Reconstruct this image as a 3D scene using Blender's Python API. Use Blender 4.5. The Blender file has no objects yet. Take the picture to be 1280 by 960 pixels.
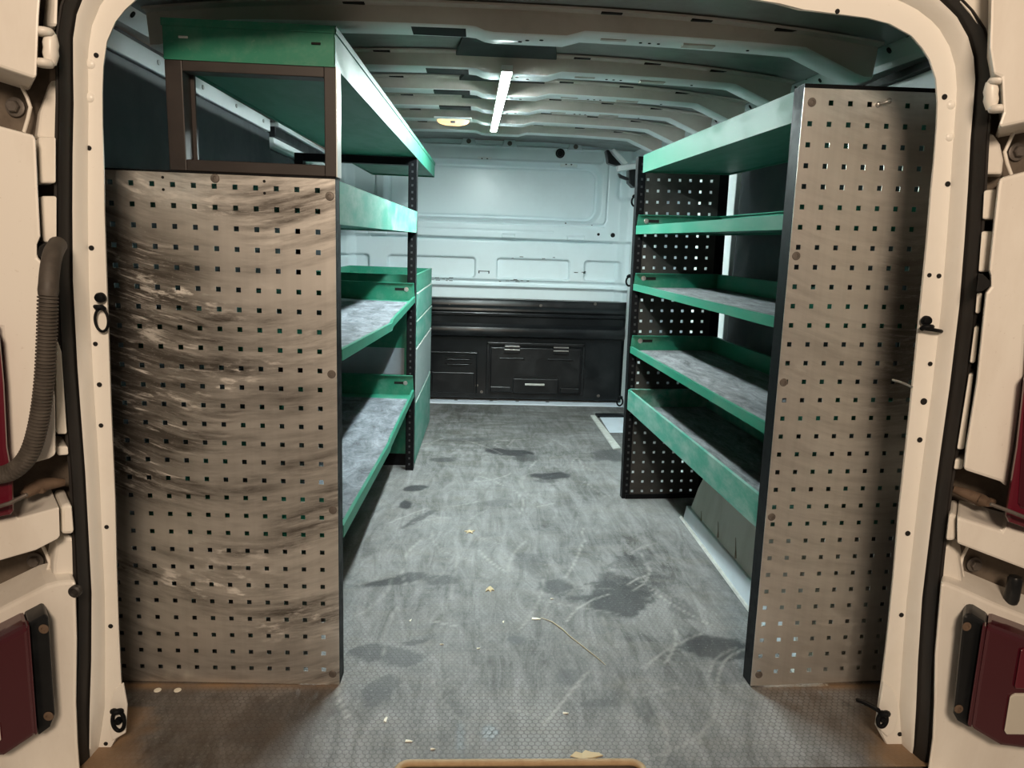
import bpy, bmesh, math, random
import numpy as np
from mathutils import Vector, Matrix
random.seed(7); rng = np.random.default_rng(11)
SC = bpy.context.scene
COL = SC.collection

# ------------------------------------------------------------------ camera
CAM = np.array([-0.0371, -1.41465, 0.94469]); FPX = 900.75
CF = np.array([0.05188886, 0.97966583, -0.19381023]); CR = np.array([0.99840979, -0.04660825, 0.03171059]); CU = np.array([-0.02203263, 0.19514746, 0.98052641])
def ray(x, y): return CF + CR*(x-640)/FPX - CU*(y-480)/FPX
def on_plane(x, y, pt, n):
    d = ray(x, y); n = np.array(n, float)
    return CAM + d*(np.dot(np.array(pt)-CAM, n)/np.dot(d, n))
def atY(x, y, Y): return on_plane(x, y, (0, Y, 0), (0, 1, 0))
def atZ(x, y, Z=0.0): return on_plane(x, y, (0, 0, Z), (0, 0, 1))
ROOF = lambda x, y, dz=0.0: on_plane(x, y, (0, 0, 1.375+dz), (0, -0.03, 1))   # the roof rises slightly towards the bulkhead

# ------------------------------------------------------------------ node helpers
def mat(name, base=(.5, .5, .5), rough=.5, metal=0.0, **k):
    m = bpy.data.materials.new(name); m.use_nodes = True
    b = m.node_tree.nodes['Principled BSDF']
    b.inputs['Base Color'].default_value = (*base, 1); b.inputs['Roughness'].default_value = rough; b.inputs['Metallic'].default_value = metal
    for a, v in k.items(): b.inputs[a].default_value = v
    return m
class NT:
    def __init__(s, m): s.t = m.node_tree; s.b = s.t.nodes['Principled BSDF']
    def n(s, t, **k):
        x = s.t.nodes.new(t)
        for a, v in k.items():
            if a == 'ins':
                for i, w in v.items(): x.inputs[i].default_value = w
            else: setattr(x, a, v)
        return x
    def l(s, a, b): s.t.links.new(a, b)
    def coord(s, scale=(1, 1, 1), out='Object'):
        c = s.n('ShaderNodeTexCoord'); mp = s.n('ShaderNodeMapping', ins={'Scale': scale}); s.l(c.outputs[out], mp.inputs[0]); return mp.outputs[0]
    def noise(s, vec, sc=5, det=4, rough=.6, dist=0):
        x = s.n('ShaderNodeTexNoise', ins={'Scale': sc, 'Detail': det, 'Roughness': rough, 'Distortion': dist}); s.l(vec, x.inputs['Vector']); return x.outputs['Fac']
    def ramp(s, f, stops, interp='LINEAR'):
        x = s.n('ShaderNodeValToRGB'); x.color_ramp.interpolation = interp
        while len(x.color_ramp.elements) < len(stops): x.color_ramp.elements.new(.5)
        for e, (p, c) in zip(x.color_ramp.elements, stops): e.position = p; e.color = (*c, 1) if not isinstance(c, (int, float)) else (c, c, c, 1)
        s.l(f, x.inputs[0]); return x.outputs[0]
    def mix(s, f, a, b, bt='MIX'):
        x = s.n('ShaderNodeMix', data_type='RGBA', blend_type=bt)
        for i, v in ((0, f), (6, a), (7, b)):
            if hasattr(v, 'links'): s.l(v, x.inputs[i])
            elif isinstance(v, (int, float)): x.inputs[i].default_value = v
            else: x.inputs[i].default_value = (*v, 1)
        return x.outputs[2]
    def m(s, op, a, b=None, c=None):
        x = s.n('ShaderNodeMath', operation=op)
        for i, v in enumerate((a, b, c)):
            if v is None: continue
            if hasattr(v, 'links'): s.l(v, x.inputs[i])
            else: x.inputs[i].default_value = v
        return x.outputs[0]
    def vm(s, op, a, b=None, out=0):
        x = s.n('ShaderNodeVectorMath', operation=op)
        for i, v in enumerate((a, b)):
            if v is None: continue
            if hasattr(v, 'links'): s.l(v, x.inputs[i])
            else: x.inputs[i].default_value = v
        return x.outputs[out]
    def bump(s, h, st=.3, d=.002):
        x = s.n('ShaderNodeBump', ins={'Strength': st, 'Distance': d}); s.l(h, x.inputs['Height']); s.l(x.outputs[0], s.b.inputs['Normal'])
    def base(s, c): s.l(c, s.b.inputs['Base Color'])
    def rough(s, c): s.l(c, s.b.inputs['Roughness'])

M = {}
def painted(name, col, dirt, amount=.5, rough=.38, sc=6, speck=True, stretch=(1, 1, 1)):
    m = mat(name, col, rough); t = NT(m); v = t.coord(stretch)
    d = t.ramp(t.noise(v, sc, 6, .65), [(.5-.12*amount, 0.0), (.85, 1.0)])
    c = t.mix(t.m('MULTIPLY', d, amount), col, dirt)
    if speck:
        s = t.ramp(t.noise(t.coord((1, 1, 1)), 160, 2, .5), [(.70, 0.0), (.76, 1.0)])
        c = t.mix(t.m('MULTIPLY', s, .45*amount), c, dirt)
    t.base(c); t.rough(t.ramp(d, [(0, rough), (1, min(1, rough+.3))])); M[name] = m; return m
painted('body_paint', (.80, .77, .71), (.34, .25, .17), .42, .34, 5, True, (1, 1, .35))
painted('body_grime', (.15, .12, .092), (.035, .027, .02), .95, .75, 14)
painted('jamb_paint', (.79, .77, .72), (.45, .38, .28), .28, .30, 4)
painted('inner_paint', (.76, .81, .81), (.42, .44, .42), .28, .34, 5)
painted('bulk_paint', (.78, .88, .91), (.38, .42, .42), .25, .30, 3)
painted('roof_paint', (.50, .45, .405), (.24, .20, .165), .5, .38, 7)  # brown tint paints the warm light falling on the bow webs
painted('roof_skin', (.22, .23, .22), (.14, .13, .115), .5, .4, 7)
painted('lining', (.028, .035, .041), (.075, .08, .085), .4, .55, 8)
painted('black_plastic', (.007, .008, .009), (.05, .055, .06), .3, .30, 9)
painted('rubber', (.016, .014, .013), (.06, .05, .045), .45, .5, 10, True, (1, 1, .3))
painted('black_steel', (.004, .0045, .0055), (.024, .026, .03), .3, .45, 30)
painted('brown_steel', (.018, .013, .0115), (.05, .036, .03), .4, .45, 9)
painted('green_paint', (.017, .178, .112), (.30, .40, .34), .30, .46, 22, True, (1, .35, 1))
painted('green_worn', (.042, .235, .172), (.38, .44, .42), .85, .50, 26, True, (1, .4, 1))
painted('grey_sheet', (.25, .29, .33), (.12, .13, .14), .4, .5, 8)
painted('arch_lining', (.60, .58, .53), (.22, .18, .13), .6, .6, 5, True, (1, 1, .25))
painted('white_sill', (.66, .73, .80), (.42, .40, .36), .3, .35, 12)
painted('chrome', (.55, .55, .54), (.2, .17, .14), .5, .3, 40); M['chrome'].node_tree.nodes['Principled BSDF'].inputs['Metallic'].default_value = .85
painted('zinc', (.17, .15, .135), (.06, .05, .04), .8, .45, 60); M['zinc'].node_tree.nodes['Principled BSDF'].inputs['Metallic'].default_value = .5
painted('rusty', (.13, .085, .055), (.05, .03, .02), .8, .8, 60)
painted('shaded_steel', (.036, .034, .031), (.11, .10, .09), .4, .42, 20)  # shade at the inner rack end put into the steel's colour
painted('garage_concrete', (.42, .40, .37), (.25, .23, .21), .5, .6, 2)
painted('glue', (.30, .25, .18), (.16, .12, .08), .5, .5, 40)
painted('alu_strip', (.55, .56, .53), (.28, .26, .22), .7, .42, 30)
painted('lip_wood', (.40, .29, .17), (.20, .12, .06), .6, .7, 40)
painted('conduit_grey', (.055, .046, .038), (.14, .12, .10), .6, .6, 50)
painted('shade_pad', (.015, .015, .014), (.04, .04, .04), .4, .8, 30)
M['dark_dot'] = mat('dark_dot', (.03, .032, .035), .6)
for nm, v in (('black_steel', .12), ('black_plastic', .35), ('green_paint', .35), ('green_worn', .35), ('shaded_steel', .3)): M[nm].node_tree.nodes['Principled BSDF'].inputs['Specular IOR Level'].default_value = v
M['hole'] = mat('hole', (.004, .004, .004), .9)
M['red_lens'] = mat('red_lens', (.055, .006, .012), .14, 0, **{'Coat Weight': .6})
M['red_bright'] = mat('red_bright', (.10, .004, .014), .3, 0, **{'Coat Weight': .6})
M['clear_lens'] = mat('clear_lens', (.55, .52, .45), .15, 0, **{'Coat Weight': .5})
M['leaf'] = mat('leaf', (.52, .42, .26), .7); M['chip'] = mat('chip', (.80, .78, .68), .6); M['straw'] = mat('straw', (.60, .54, .38), .7)
def emit(name, col, st):
    m = mat(name, col, .4); b = m.node_tree.nodes['Principled BSDF']; b.inputs['Emission Color'].default_value = (*col, 1); b.inputs['Emission Strength'].default_value = st; M[name] = m
LED_STRENGTH = 470.0
emit('led', (.86, 1.0, .985), LED_STRENGTH); emit('dome_glow', (1.0, .60, .27), 1.5)

def steel(name, scuff, seed, patch):
    m = mat(name, (.5, .5, .5), .4, .8); t = NT(m)
    c = t.n('ShaderNodeTexCoord').outputs['Object']; p = t.vm('ADD', c, (seed, seed*.7, seed*1.3))
    low = t.noise(p, 3.2, 2, .5)
    warp = t.n('ShaderNodeCombineXYZ'); t.l(t.m('MULTIPLY', low, .05), warp.inputs[2]); sx = t.n('ShaderNodeSeparateXYZ'); t.l(c, sx.inputs[0]); du = t.m('SUBTRACT', sx.outputs[0], .22); arc = t.n('ShaderNodeCombineXYZ'); t.l(t.m('MULTIPLY', t.m('MULTIPLY', du, du), -.9), arc.inputs[2])
    w = t.vm('ADD', t.vm('ADD', p, warp.outputs[0]), arc.outputs[0])
    sm = t.noise(t.vm('MULTIPLY', w, (4.2, 1, 36)), 1.0, 6, .72); fine = t.noise(t.vm('MULTIPLY', w, (11, 1, 120)), 1.0, 6, .75)
    brush = t.noise(t.vm('MULTIPLY', p, (60, 1, 1.2)), 1.0, 3, .6)
    blot = t.noise(t.vm('MULTIPLY', w, (2.6, 1, 6.0)), 1.0, 4, .6)
    rub_shade = t.n('ShaderNodeMapRange', interpolation_type='SMOOTHSTEP', ins={1: patch[0], 2: patch[1]}); t.l(sx.outputs[0], rub_shade.inputs[0])
    zlo = t.n('ShaderNodeMapRange', interpolation_type='SMOOTHSTEP', ins={1: patch[2], 2: patch[2]+.2}); t.l(sx.outputs[2], zlo.inputs[0])
    zhi = t.n('ShaderNodeMapRange', interpolation_type='SMOOTHSTEP', ins={1: patch[3], 2: patch[3]-.2}); t.l(sx.outputs[2], zhi.inputs[0])
    pz = t.m('MULTIPLY', rub_shade.outputs[0], t.m('MULTIPLY', zlo.outputs[0], zhi.outputs[0]))       # rubbed wear, plus reflected shade towards the outer edge put into the colour
    blot = t.m('ADD', blot, t.m('MULTIPLY', pz, .16))
    mask = t.ramp(blot, [(.38, 0.0), (.60, 1.0)])
    scuff_f = t.m('ADD', scuff, t.m('MULTIPLY', pz, .55))
    dark = t.m('MULTIPLY', t.ramp(sm, [(.38, 0.0), (.64, 1.0)]), t.m('MULTIPLY', mask, scuff_f))
    lite = t.m('MULTIPLY', t.ramp(fine, [(.55, 0.0), (.80, 1.0)]), t.m('MULTIPLY', t.ramp(blot, [(.46, 0.0), (.66, 1.0)]), scuff_f))
    chalk = t.m('MULTIPLY', t.m('MULTIPLY', t.ramp(t.noise(t.vm('MULTIPLY', w, (22, 1, 75)), 1.0, 6, .75), [(.52, 0.0), (.62, 1.0)]), t.ramp(t.noise(t.vm('ADD', t.vm('MULTIPLY', w, (3.2, 1, 8)), (7.7, 0, 2.2)), 1.0, 3, .55), [(.50, 0.0), (.64, 1.0)])), scuff*1.0)
    speck = t.ramp(t.noise(c, 260, 2, .5), [(.66, 0.0), (.74, 1.0)])
    col = t.mix(t.ramp(brush, [(.3, 0.0), (.7, .35)]), (.74, .72, .68), (.56, .54, .50))
    col = t.mix(t.m('MULTIPLY', pz, t.m('ADD', .38, t.m('MULTIPLY', low, .8))), col, (.17, .157, .145)); col = t.mix(dark, col, (.14, .128, .115)); col = t.mix(lite, col, (.85, .83, .80)); col = t.mix(chalk, col, (.74, .72, .68)); col = t.mix(t.m('MULTIPLY', speck, .25), col, (.78, .76, .72))
    t.base(col); t.rough(t.m('ADD', t.m('MULTIPLY', lite, .25), t.m('ADD', .30, t.m('MULTIPLY', low, .14))))
    t.l(t.m('SUBTRACT', .8, t.m('MULTIPLY', t.m('MAXIMUM', lite, chalk), .6)), t.b.inputs['Metallic']); t.bump(sm, .015, .0008); M[name] = m
steel('scuffed_steel', 1.0, 3.1, (.24, .0, .30, 1.05)); steel('panel_steel', .3, 9.4, (.15, .23, .50, 1.05)); 
def mat_cover(name, lo, hi, sc):
    m = mat(name, lo, .75); t = NT(m); v = t.coord((sc, 1, 1))
    a = t.noise(v, 9, 8, .75, .8); b = t.noise(t.coord((1, 1, 1)), 120, 3, .6)
    t.base(t.mix(t.m('MULTIPLY', t.ramp(a, [(.36, 0.0), (.70, 1.0)]), t.ramp(b, [(.2, .45), (.7, 1.0)])), lo, hi)); t.bump(b, .2, .001); M[name] = m
mat_cover('rubber_mat', (.050, .053, .058), (.30, .31, .325), 3.5); mat_cover('dusty_mat', (.040, .047, .058), (.30, .33, .37), 2.0)

# ------------------------------------------------------------------ mesh helpers
class MB:
    def __init__(s): s.v = []; s.f = []
    def add(s, vs, fs):
        b = len(s.v); s.v += [tuple(map(float, p)) for p in vs]; s.f += [tuple(b+i for i in q) for q in fs]; return s
    def box(s, x0, x1, y0, y1, z0, z1):
        return s.add([(x0, y0, z0), (x1, y0, z0), (x1, y1, z0), (x0, y1, z0), (x0, y0, z1), (x1, y0, z1), (x1, y1, z1), (x0, y1, z1)],
                     [(0, 3, 2, 1), (4, 5, 6, 7), (0, 1, 5, 4), (1, 2, 6, 5), (2, 3, 7, 6), (3, 0, 4, 7)])
    def prism(s, a, b):                       # two matching loops of 3D points, capped
        n = len(a)
        return s.add(list(a)+list(b), [tuple(range(n))[::-1], tuple(range(n, 2*n))]+[(i, (i+1) % n, n+(i+1) % n, n+i) for i in range(n)])
    def strip(s, loops, closed=False, cyc=False):
        n = len(loops[0]); vs = [p for L in loops for p in L]; fs = []
        for k in range(len(loops)-(0 if cyc else 1)):
            for i in range(n if closed else n-1):
                a, b = k*n+i, k*n+(i+1) % n; k2 = (k+1) % len(loops); fs.append((a, b, k2*n+(i+1) % n, k2*n+i))
        return s.add(vs, fs)
    def tube(s, path, r, n=10, caps=True, cyc=False):
        P = [np.array(p, float) for p in path]; loops = []; N = len(P); up = None
        for i in range(N):
            a, b = (P[(i-1) % N], P[(i+1) % N]) if cyc else (P[max(i-1, 0)], P[min(i+1, N-1)])
            t = (b-a)/max(np.linalg.norm(b-a), 1e-9)
            if up is None: up = np.array([0, 0, 1.]) if abs(t[2]) < .9 else np.array([1., 0, 0])
            e1 = np.cross(t, up); e1 /= np.linalg.norm(e1); e2 = np.cross(e1, t); up = e2
            rr = r[i] if hasattr(r, '__len__') else r
            loops.append([P[i]+rr*(math.cos(2*math.pi*k/n)*e1+math.sin(2*math.pi*k/n)*e2) for k in range(n)])
        s.strip(loops, True, cyc)
        if caps and not cyc: 
            b = len(s.v)-N*n; s.f.append(tuple(b+i for i in range(n))[::-1]); s.f.append(tuple(b+(N-1)*n+i for i in range(n)))
        return s
    def cyl(s, c, ax, r, h, n=20, prof=None):  # lathe about axis ax from c ; prof [(r,h)..]
        c = np.array(c, float); ax = np.array(ax, float); ax /= np.linalg.norm(ax)
        e1 = np.cross(ax, (0, 0, 1) if abs(ax[2]) < .9 else (1, 0, 0)); e1 /= np.linalg.norm(e1); e2 = np.cross(ax, e1)
        prof = prof or [(r, 0), (r, h)]
        loops = [[c+ax*hh+rr*(math.cos(2*math.pi*k/n)*e1+math.sin(2*math.pi*k/n)*e2) for k in range(n)] for rr, hh in prof]
        b = len(s.v); s.strip(loops, True); s.f.append(tuple(b+i for i in range(n))[::-1]); s.f.append(tuple(b+(len(prof)-1)*n+i for i in range(n))); return s
    def build(s, name, m, parent=None, smooth=None, bevel=0, solid=0):
        me = bpy.data.meshes.new(name); me.from_pydata(s.v, [], s.f); me.update()
        bm = bmesh.new(); bm.from_mesh(me); bmesh.ops.recalc_face_normals(bm, faces=bm.faces) if solid == 0 else None; bm.to_mesh(me); bm.free()
        o = bpy.data.objects.new(name, me); COL.objects.link(o); me.materials.append(M[m] if isinstance(m, str) else m)
        if parent: o.parent = parent
        if smooth: me.shade_smooth(); me.set_sharp_from_angle(angle=math.radians(smooth))
        if solid: md = o.modifiers.new('Solidify', 'SOLIDIFY'); md.thickness = solid; md.offset = 0
        if bevel:
            md = o.modifiers.new('Bevel', 'BEVEL'); md.width = bevel; md.segments = 2; md.limit_method = 'ANGLE'; md.angle_limit = math.radians(40)
        return o
def tag(o, label=None, cat=None, group=None, kind=None):
    for k, v in (('label', label), ('category', cat), ('group', group), ('kind', kind)):
        if v: o[k] = v
    return o
def empty(name, loc=(0, 0, 0), matrix=None):
    o = bpy.data.objects.new(name, None); COL.objects.link(o); o.empty_display_size = .05
    if matrix is not None: o.matrix_world = matrix
    else: o.location = loc
    return o
def bolt(parent, c, ax, r=.008, name='bolt', m='zinc'):
    b = MB(); b.cyl(c, ax, r, 0, 18, [(r, 0), (r, .0012), (r*.9, .0021), (r*.46, .0024), (r*.40, .0008), (.0006, .0008)])
    return b.build(name, m, parent, smooth=35)
def disc(parent, c, ax, r, name='punched_hole', m='hole', h=.0012, sx=1):
    b = MB(); b.cyl(c, ax, r, h, 16); o = b.build(name, m, parent); return o
def perf(us, zs, half, u0, u1, z0, z1, skip=()):     # perforated sheet in the plane v=0
    ub = [u0]+[w for u in us for w in (u-half, u+half)]+[u1]; zb = [z0]+[w for z in zs for w in (z-half, z+half)]+[z1]
    b = MB(); n = len(ub); b.v = [(u, 0., z) for z in zb for u in ub]
    for j in range(len(zb)-1):
        for i in range(n-1):
            if i % 2 and j % 2 and ((i-1)//2, (j-1)//2) not in skip: continue
            b.f.append((j*n+i, j*n+i+1, (j+1)*n+i+1, (j+1)*n+i))
    return b
PITCH = .0381

# ------------------------------------------------------------------ setting: floor
FX0, FX1, FY0, FY1 = -.86, .95, -.262, 2.74
def build_floor():
    nx, ny = 212, 344
    xs = np.linspace(FX0, FX1, nx); ys = np.linspace(FY0, FY1, ny); X, Y = np.meshgrid(xs, ys)
    def vnoise(x, y, seed):
        r = np.random.default_rng(seed); g = r.random((64, 64)); xi = np.floor(x).astype(int); yi = np.floor(y).astype(int); fx = x-xi; fy = y-yi; fx = fx*fx*(3-2*fx); fy = fy*fy*(3-2*fy)
        G = lambda i, j: g[j % 64, i % 64]
        return (G(xi, yi)*(1-fx)+G(xi+1, yi)*fx)*(1-fy)+(G(xi, yi+1)*(1-fx)+G(xi+1, yi+1)*fx)*fy
    wob = lambda s: (vnoise(X*14, Y*14, s)-.5)*.6+(vnoise(X*34, Y*34, s+1)-.5)*.5+(vnoise(X*80, Y*80, s+2)-.5)*.3
    st = np.zeros_like(X)
    blobs = [(.363, .396, .105, .105, 0, .85), (.40, .44, .07, .10, .3, .6), (.141, 1.757, .11, .055, -.3, 1.), (.20, 1.66, .06, .05, 0, .6), (.291, 1.421, .075, .05, .3, .95), (.27, 1.36, .05, .03, 0, .6),
             (-.266, .466, .07, .022, .3, .95), (-.20, .50, .05, .025, .2, .8), (-.122, .483, .055, .035, .2, .75), (-.252, .118, .05, .035, 0, .75), (-.186, .102, .04, .04, 0, .7), (-.165, .16, .035, .014, .2, .8),
             (.012, -.161, .022, .02, 0, .95), (.577, .139, .10, .055, -.2, .8), (.56, .05, .05, .05, 0, .4), (.578, 1.719, .07, .12, 0, .6), (-.254, 1.25, .045, .028, .6, .95), (-.275, 1.06, .028, .05, 0, .95),
             (-.215, .94, .02, .09, -.5, .7), (-.05, -.17, .012, .05, .05, .7), (.077, .172, .02, .016, 0, .7), (.20, .44, .06, .05, 0, .8), (.13, .60, .05, .06, 0, .45), (-.23, -.02, .035, .06, -.5, .6), (-.16, 1.62, .06, .03, 0, .7),
             (.23, -.07, .05, .016, 0, .5), (.33, -.10, .02, .05, .2, .5), (.45, .62, .09, .05, .6, .45), (-.05, 1.95, .12, .04, 0, .5), (.05, 1.1, .07, .03, .4, .45), (.19, .02, .05, .03, .2, .45), (.53, .33, .04, .06, .2, .5), (-.40, -.13, .10, .10, 0, .5)]
    for k, (cx, cy, rx, ry, a, s) in enumerate(blobs):
        dx, dy = X-cx, Y-cy; u = dx*math.cos(a)+dy*math.sin(a); v = -dx*math.sin(a)+dy*math.cos(a)
        d = np.sqrt((u/rx)**2+(v/ry)**2)+wob(k*5)*.9; st = np.maximum(st, s*np.clip((1.02-d)/.13, 0, 1))
    scr = np.zeros_like(X)
    r = np.random.default_rng(5)
    for _ in range(60):
        cx, cy = r.uniform(-.3, .62), r.uniform(-.2, 2.0); L = r.uniform(.03, .16); a = r.normal(1.5, .7); dx, dy = X-cx, Y-cy
        u = dx*math.cos(a)+dy*math.sin(a); v = -dx*math.sin(a)+dy*math.cos(a)+u*u*r.normal(0, 2)
        scr = np.maximum(scr, r.uniform(.2, .6)*np.clip(1-np.abs(v)/.005, 0, 1)*(np.abs(u) < L))
    b = MB(); Z = 0*X; b.v = list(map(tuple, np.stack([X, Y, Z], -1).reshape(-1, 3)))
    b.f = [(j*nx+i, j*nx+i+1, (j+1)*nx+i+1, (j+1)*nx+i) for j in range(ny-1) for i in range(nx-1)]
    # leave the loading notch at the rear edge open
    def keep(f):
        c = np.mean([b.v[i] for i in f], 0); return not (-.158 < c[0] < .285 and c[1] < -.247)
    b.f = [f for f in b.f if keep(f)]
    o = b.build('floor', 'hole', solid=1e-9); o.modifiers.clear()
    side = np.clip((-.30-X)/.02, 0, 1)+np.clip((X-.60)/.02, 0, 1)
    dirt = np.clip(side*np.exp(-((Y+.010)/.013)**2)*(.65+wob(90)), 0, 1)
    dirt = np.maximum(dirt, np.clip((np.abs(X-.055)-.66-.35*(Y+.25))/.06+wob(93), 0, 1)*(Y < -.08)*.8)
    mud = np.clip(side*np.clip((.02-Y)/.03, 0, 1)*(.55+wob(97)), 0, 1)
    for nm, arr in (('stain', st), ('scratch', scr), ('dirt', dirt), ('mud', mud)):
        at = o.data.attributes.new(nm, 'FLOAT', 'POINT'); at.data.foreach_set('value', arr.reshape(-1).astype(np.float32))
    m = mat('floor_ply', (.1, .1, .1), .6); t = NT(m); c = t.n('ShaderNodeTexCoord').outputs['Object']
    # hexagon tread
    S = .0125; r3 = (S, S*1.7320508, 1.0)
    def modc(v): return t.vm('SUBTRACT', t.vm('MODULO', v, r3), (S/2, S*.8660254, 0))
    p0 = t.vm('ADD', t.vm('MULTIPLY', c, (1, 1, 0)), (S*400, r3[1]*400, 0)); A = modc(p0); B = modc(t.vm('ADD', p0, (S/2, S*.8660254, 0)))
    sel = t.m('LESS_THAN', t.vm('DOT_PRODUCT', A, A, 1), t.vm('DOT_PRODUCT', B, B, 1))
    mx = t.n('ShaderNodeMix', data_type='VECTOR'); t.l(sel, mx.inputs[0]); t.l(B, mx.inputs[4]); t.l(A, mx.inputs[5])
    ab = t.vm('ABSOLUTE', mx.outputs[1]); sx = t.n('ShaderNodeSeparateXYZ'); t.l(ab, sx.inputs[0])
    hd = t.m('MAXIMUM', sx.outputs[0], t.vm('DOT_PRODUCT', ab, (.5, .8660254, 0), 1))
    line = t.ramp(t.m('DIVIDE', hd, S/2), [(.78, 0.0), (.93, 1.0)])
    n1 = t.noise(c, 2.2, 6, .65, .4); n2 = t.noise(t.vm('MULTIPLY', c, (22, 5, 1)), 1, 7, .75, .8); n3 = t.noise(c, 130, 3, .6); n4 = t.noise(t.vm('MULTIPLY', c, (5, 20, 1)), 1, 7, .75, 1.0)
    wear = t.ramp(t.m('ADD', t.m('MULTIPLY', n1, .6), t.m('MULTIPLY', t.m('ADD', n2, n4), .25)), [(.42, 0.0), (.64, 1.0)])
    sp = t.n('ShaderNodeSeparateXYZ'); t.l(c, sp.inputs[0])
    rear = t.n('ShaderNodeMapRange', ins={1: .55, 2: -.05, 3: .10, 4: 1.0}); t.l(sp.outputs[1], rear.inputs[0])
    dust = t.mix(wear, (.048, .048, .048), (.21, .212, .214))
    dust = t.mix(t.m('MULTIPLY', t.ramp(n4, [(.45, 0.0), (.75, 1.0)]), .55), dust, (.13, .115, .085))
    dust = t.mix(t.m('MULTIPLY', t.ramp(n2, [(.40, 0.0), (.72, 1.0)]), .40), dust, (.40, .40, .405))
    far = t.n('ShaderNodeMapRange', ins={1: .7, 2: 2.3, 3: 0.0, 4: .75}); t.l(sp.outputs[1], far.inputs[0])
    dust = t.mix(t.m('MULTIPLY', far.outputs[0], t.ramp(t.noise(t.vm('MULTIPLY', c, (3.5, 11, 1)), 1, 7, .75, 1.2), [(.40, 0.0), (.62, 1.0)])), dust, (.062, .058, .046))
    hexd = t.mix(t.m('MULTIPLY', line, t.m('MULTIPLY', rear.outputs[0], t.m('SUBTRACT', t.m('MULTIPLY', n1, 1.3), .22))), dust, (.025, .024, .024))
    fs = t.n('ShaderNodeAttribute', attribute_name='stain').outputs['Fac']; fc = t.n('ShaderNodeAttribute', attribute_name='scratch').outputs['Fac']
    col = t.mix(t.m('MULTIPLY', fs, .90), hexd, (.024, .024, .028))
    col = t.mix(t.m('MULTIPLY', fc, .7), col, (.55, .54, .50))
    col = t.mix(t.m('MULTIPLY', t.ramp(n3, [(.60, 0.0), (.72, 1.0)]), .35), col, (.42, .42, .40))
    col = t.mix(t.m('MULTIPLY', t.ramp(n3, [(.28, 1.0), (.42, 0.0)]), .4), col, (.05, .05, .05))
    fd = t.n('ShaderNodeAttribute', attribute_name='dirt').outputs['Fac']; fm = t.n('ShaderNodeAttribute', attribute_name='mud').outputs['Fac']
    col = t.mix(t.m('MULTIPLY', fm, .7), col, (.075, .056, .042)); col = t.mix(fd, col, (.26, .165, .09))
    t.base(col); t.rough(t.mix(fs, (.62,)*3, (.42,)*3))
    h = t.m('ADD', t.m('MULTIPLY', line, -.7), t.m('MULTIPLY', n3, .4)); t.bump(h, .35, .0012)
    o.data.materials[0] = m; M['floor_ply'] = m
    tag(o, 'dark worn load floor with a hexagon tread and black stains', 'floor', kind='structure')
    # ply edge and sub-floor below
    e = MB(); e.box(FX0, FX1, FY0, FY1+.12, -.06, -.012); e.build('subfloor', 'body_grime', o)
    return o
floor = build_floor()

# rear sill, loading lip, bulkhead foot strip, side step
def struct(o, label, cat): return tag(o, label, cat, kind='structure')
b = MB(); b.box(-.80, -.17, -.34, -.2625, -.05, -.004); b.box(.297, .87, -.34, -.2625, -.05, -.004); b.box(-.17, .297, -.40, -.33, -.05, -.02)
struct(b.build('trim_1', 'jamb_paint', bevel=.004), 'white painted rear sill along the edge of the load floor', 'sill')
def lip():
    pts = []
    x0, x1, y0, y1, r = -.162, .289, -.36, -.246, .022
    path = [(x0, y0)]+[(x0+r-r*math.cos(a), y1-r+r*math.sin(a)) for a in np.linspace(0, math.pi/2, 7)]+[(x1-r+r*math.sin(a), y1-r+r*math.cos(a)) for a in np.linspace(0, math.pi/2, 7)]+[(x1, y0)]
    b = MB(); b.tube([(x, y, .0) for x, y in path], .0065, 8); o = b.build('trim_2', 'lip_wood', smooth=50)
    p = MB(); p.box(x0+.006, x1-.006, y0, y1-.006, -.03, -.012); p.build('recess_pan', 'lip_wood', o)
    return struct(o, 'rust-brown rounded lip of the catch recess at the rear floor edge', 'sill')
lip()
b = MB(); b.box(-.86, .95, 2.725, 2.86, -.01, .006); o = b.build('trim_3', 'white_sill', bevel=.002)
for px in (570, 614, 646, 683):
    p = atZ(px, 499.5, .006); disc(o, (p[0], 2.80, .005), (0, 0, 1), .012, 'drain_hole')
struct(o, 'white painted foot strip between the floor and the bulkhead', 'trim')
b = MB(); a = [atZ(750, 522), atZ(782, 522), atZ(782, 541), atZ(762, 541)]
b.prism([(p[0], p[1], -.008) for p in a], [(p[0], p[1], .0015) for p in a]); struct(b.build('trim_4', 'white_sill'), 'white side step panel showing beside the aluminium edge strip', 'step')
b = MB(); a = [atZ(738, 521), atZ(744, 521), atZ(776, 562), atZ(767, 563)]
b.prism([(p[0], p[1], .0005) for p in a], [(p[0], p[1], .010) for p in a]); tag(b.build('edge_strip', 'alu_strip', bevel=.002), 'worn aluminium edge strip on the floor beside the white side step', 'edge strip')
b = MB(); a = [atZ(744, 519), atZ(782, 519), atZ(782, 522), atZ(747, 522)]
b.prism([(p[0], p[1], .0005) for p in a], [(p[0], p[1], .012) for p in a]); struct(b.build('trim_5', 'black_plastic'), 'black edge along the back of the white side step', 'trim')

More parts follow.
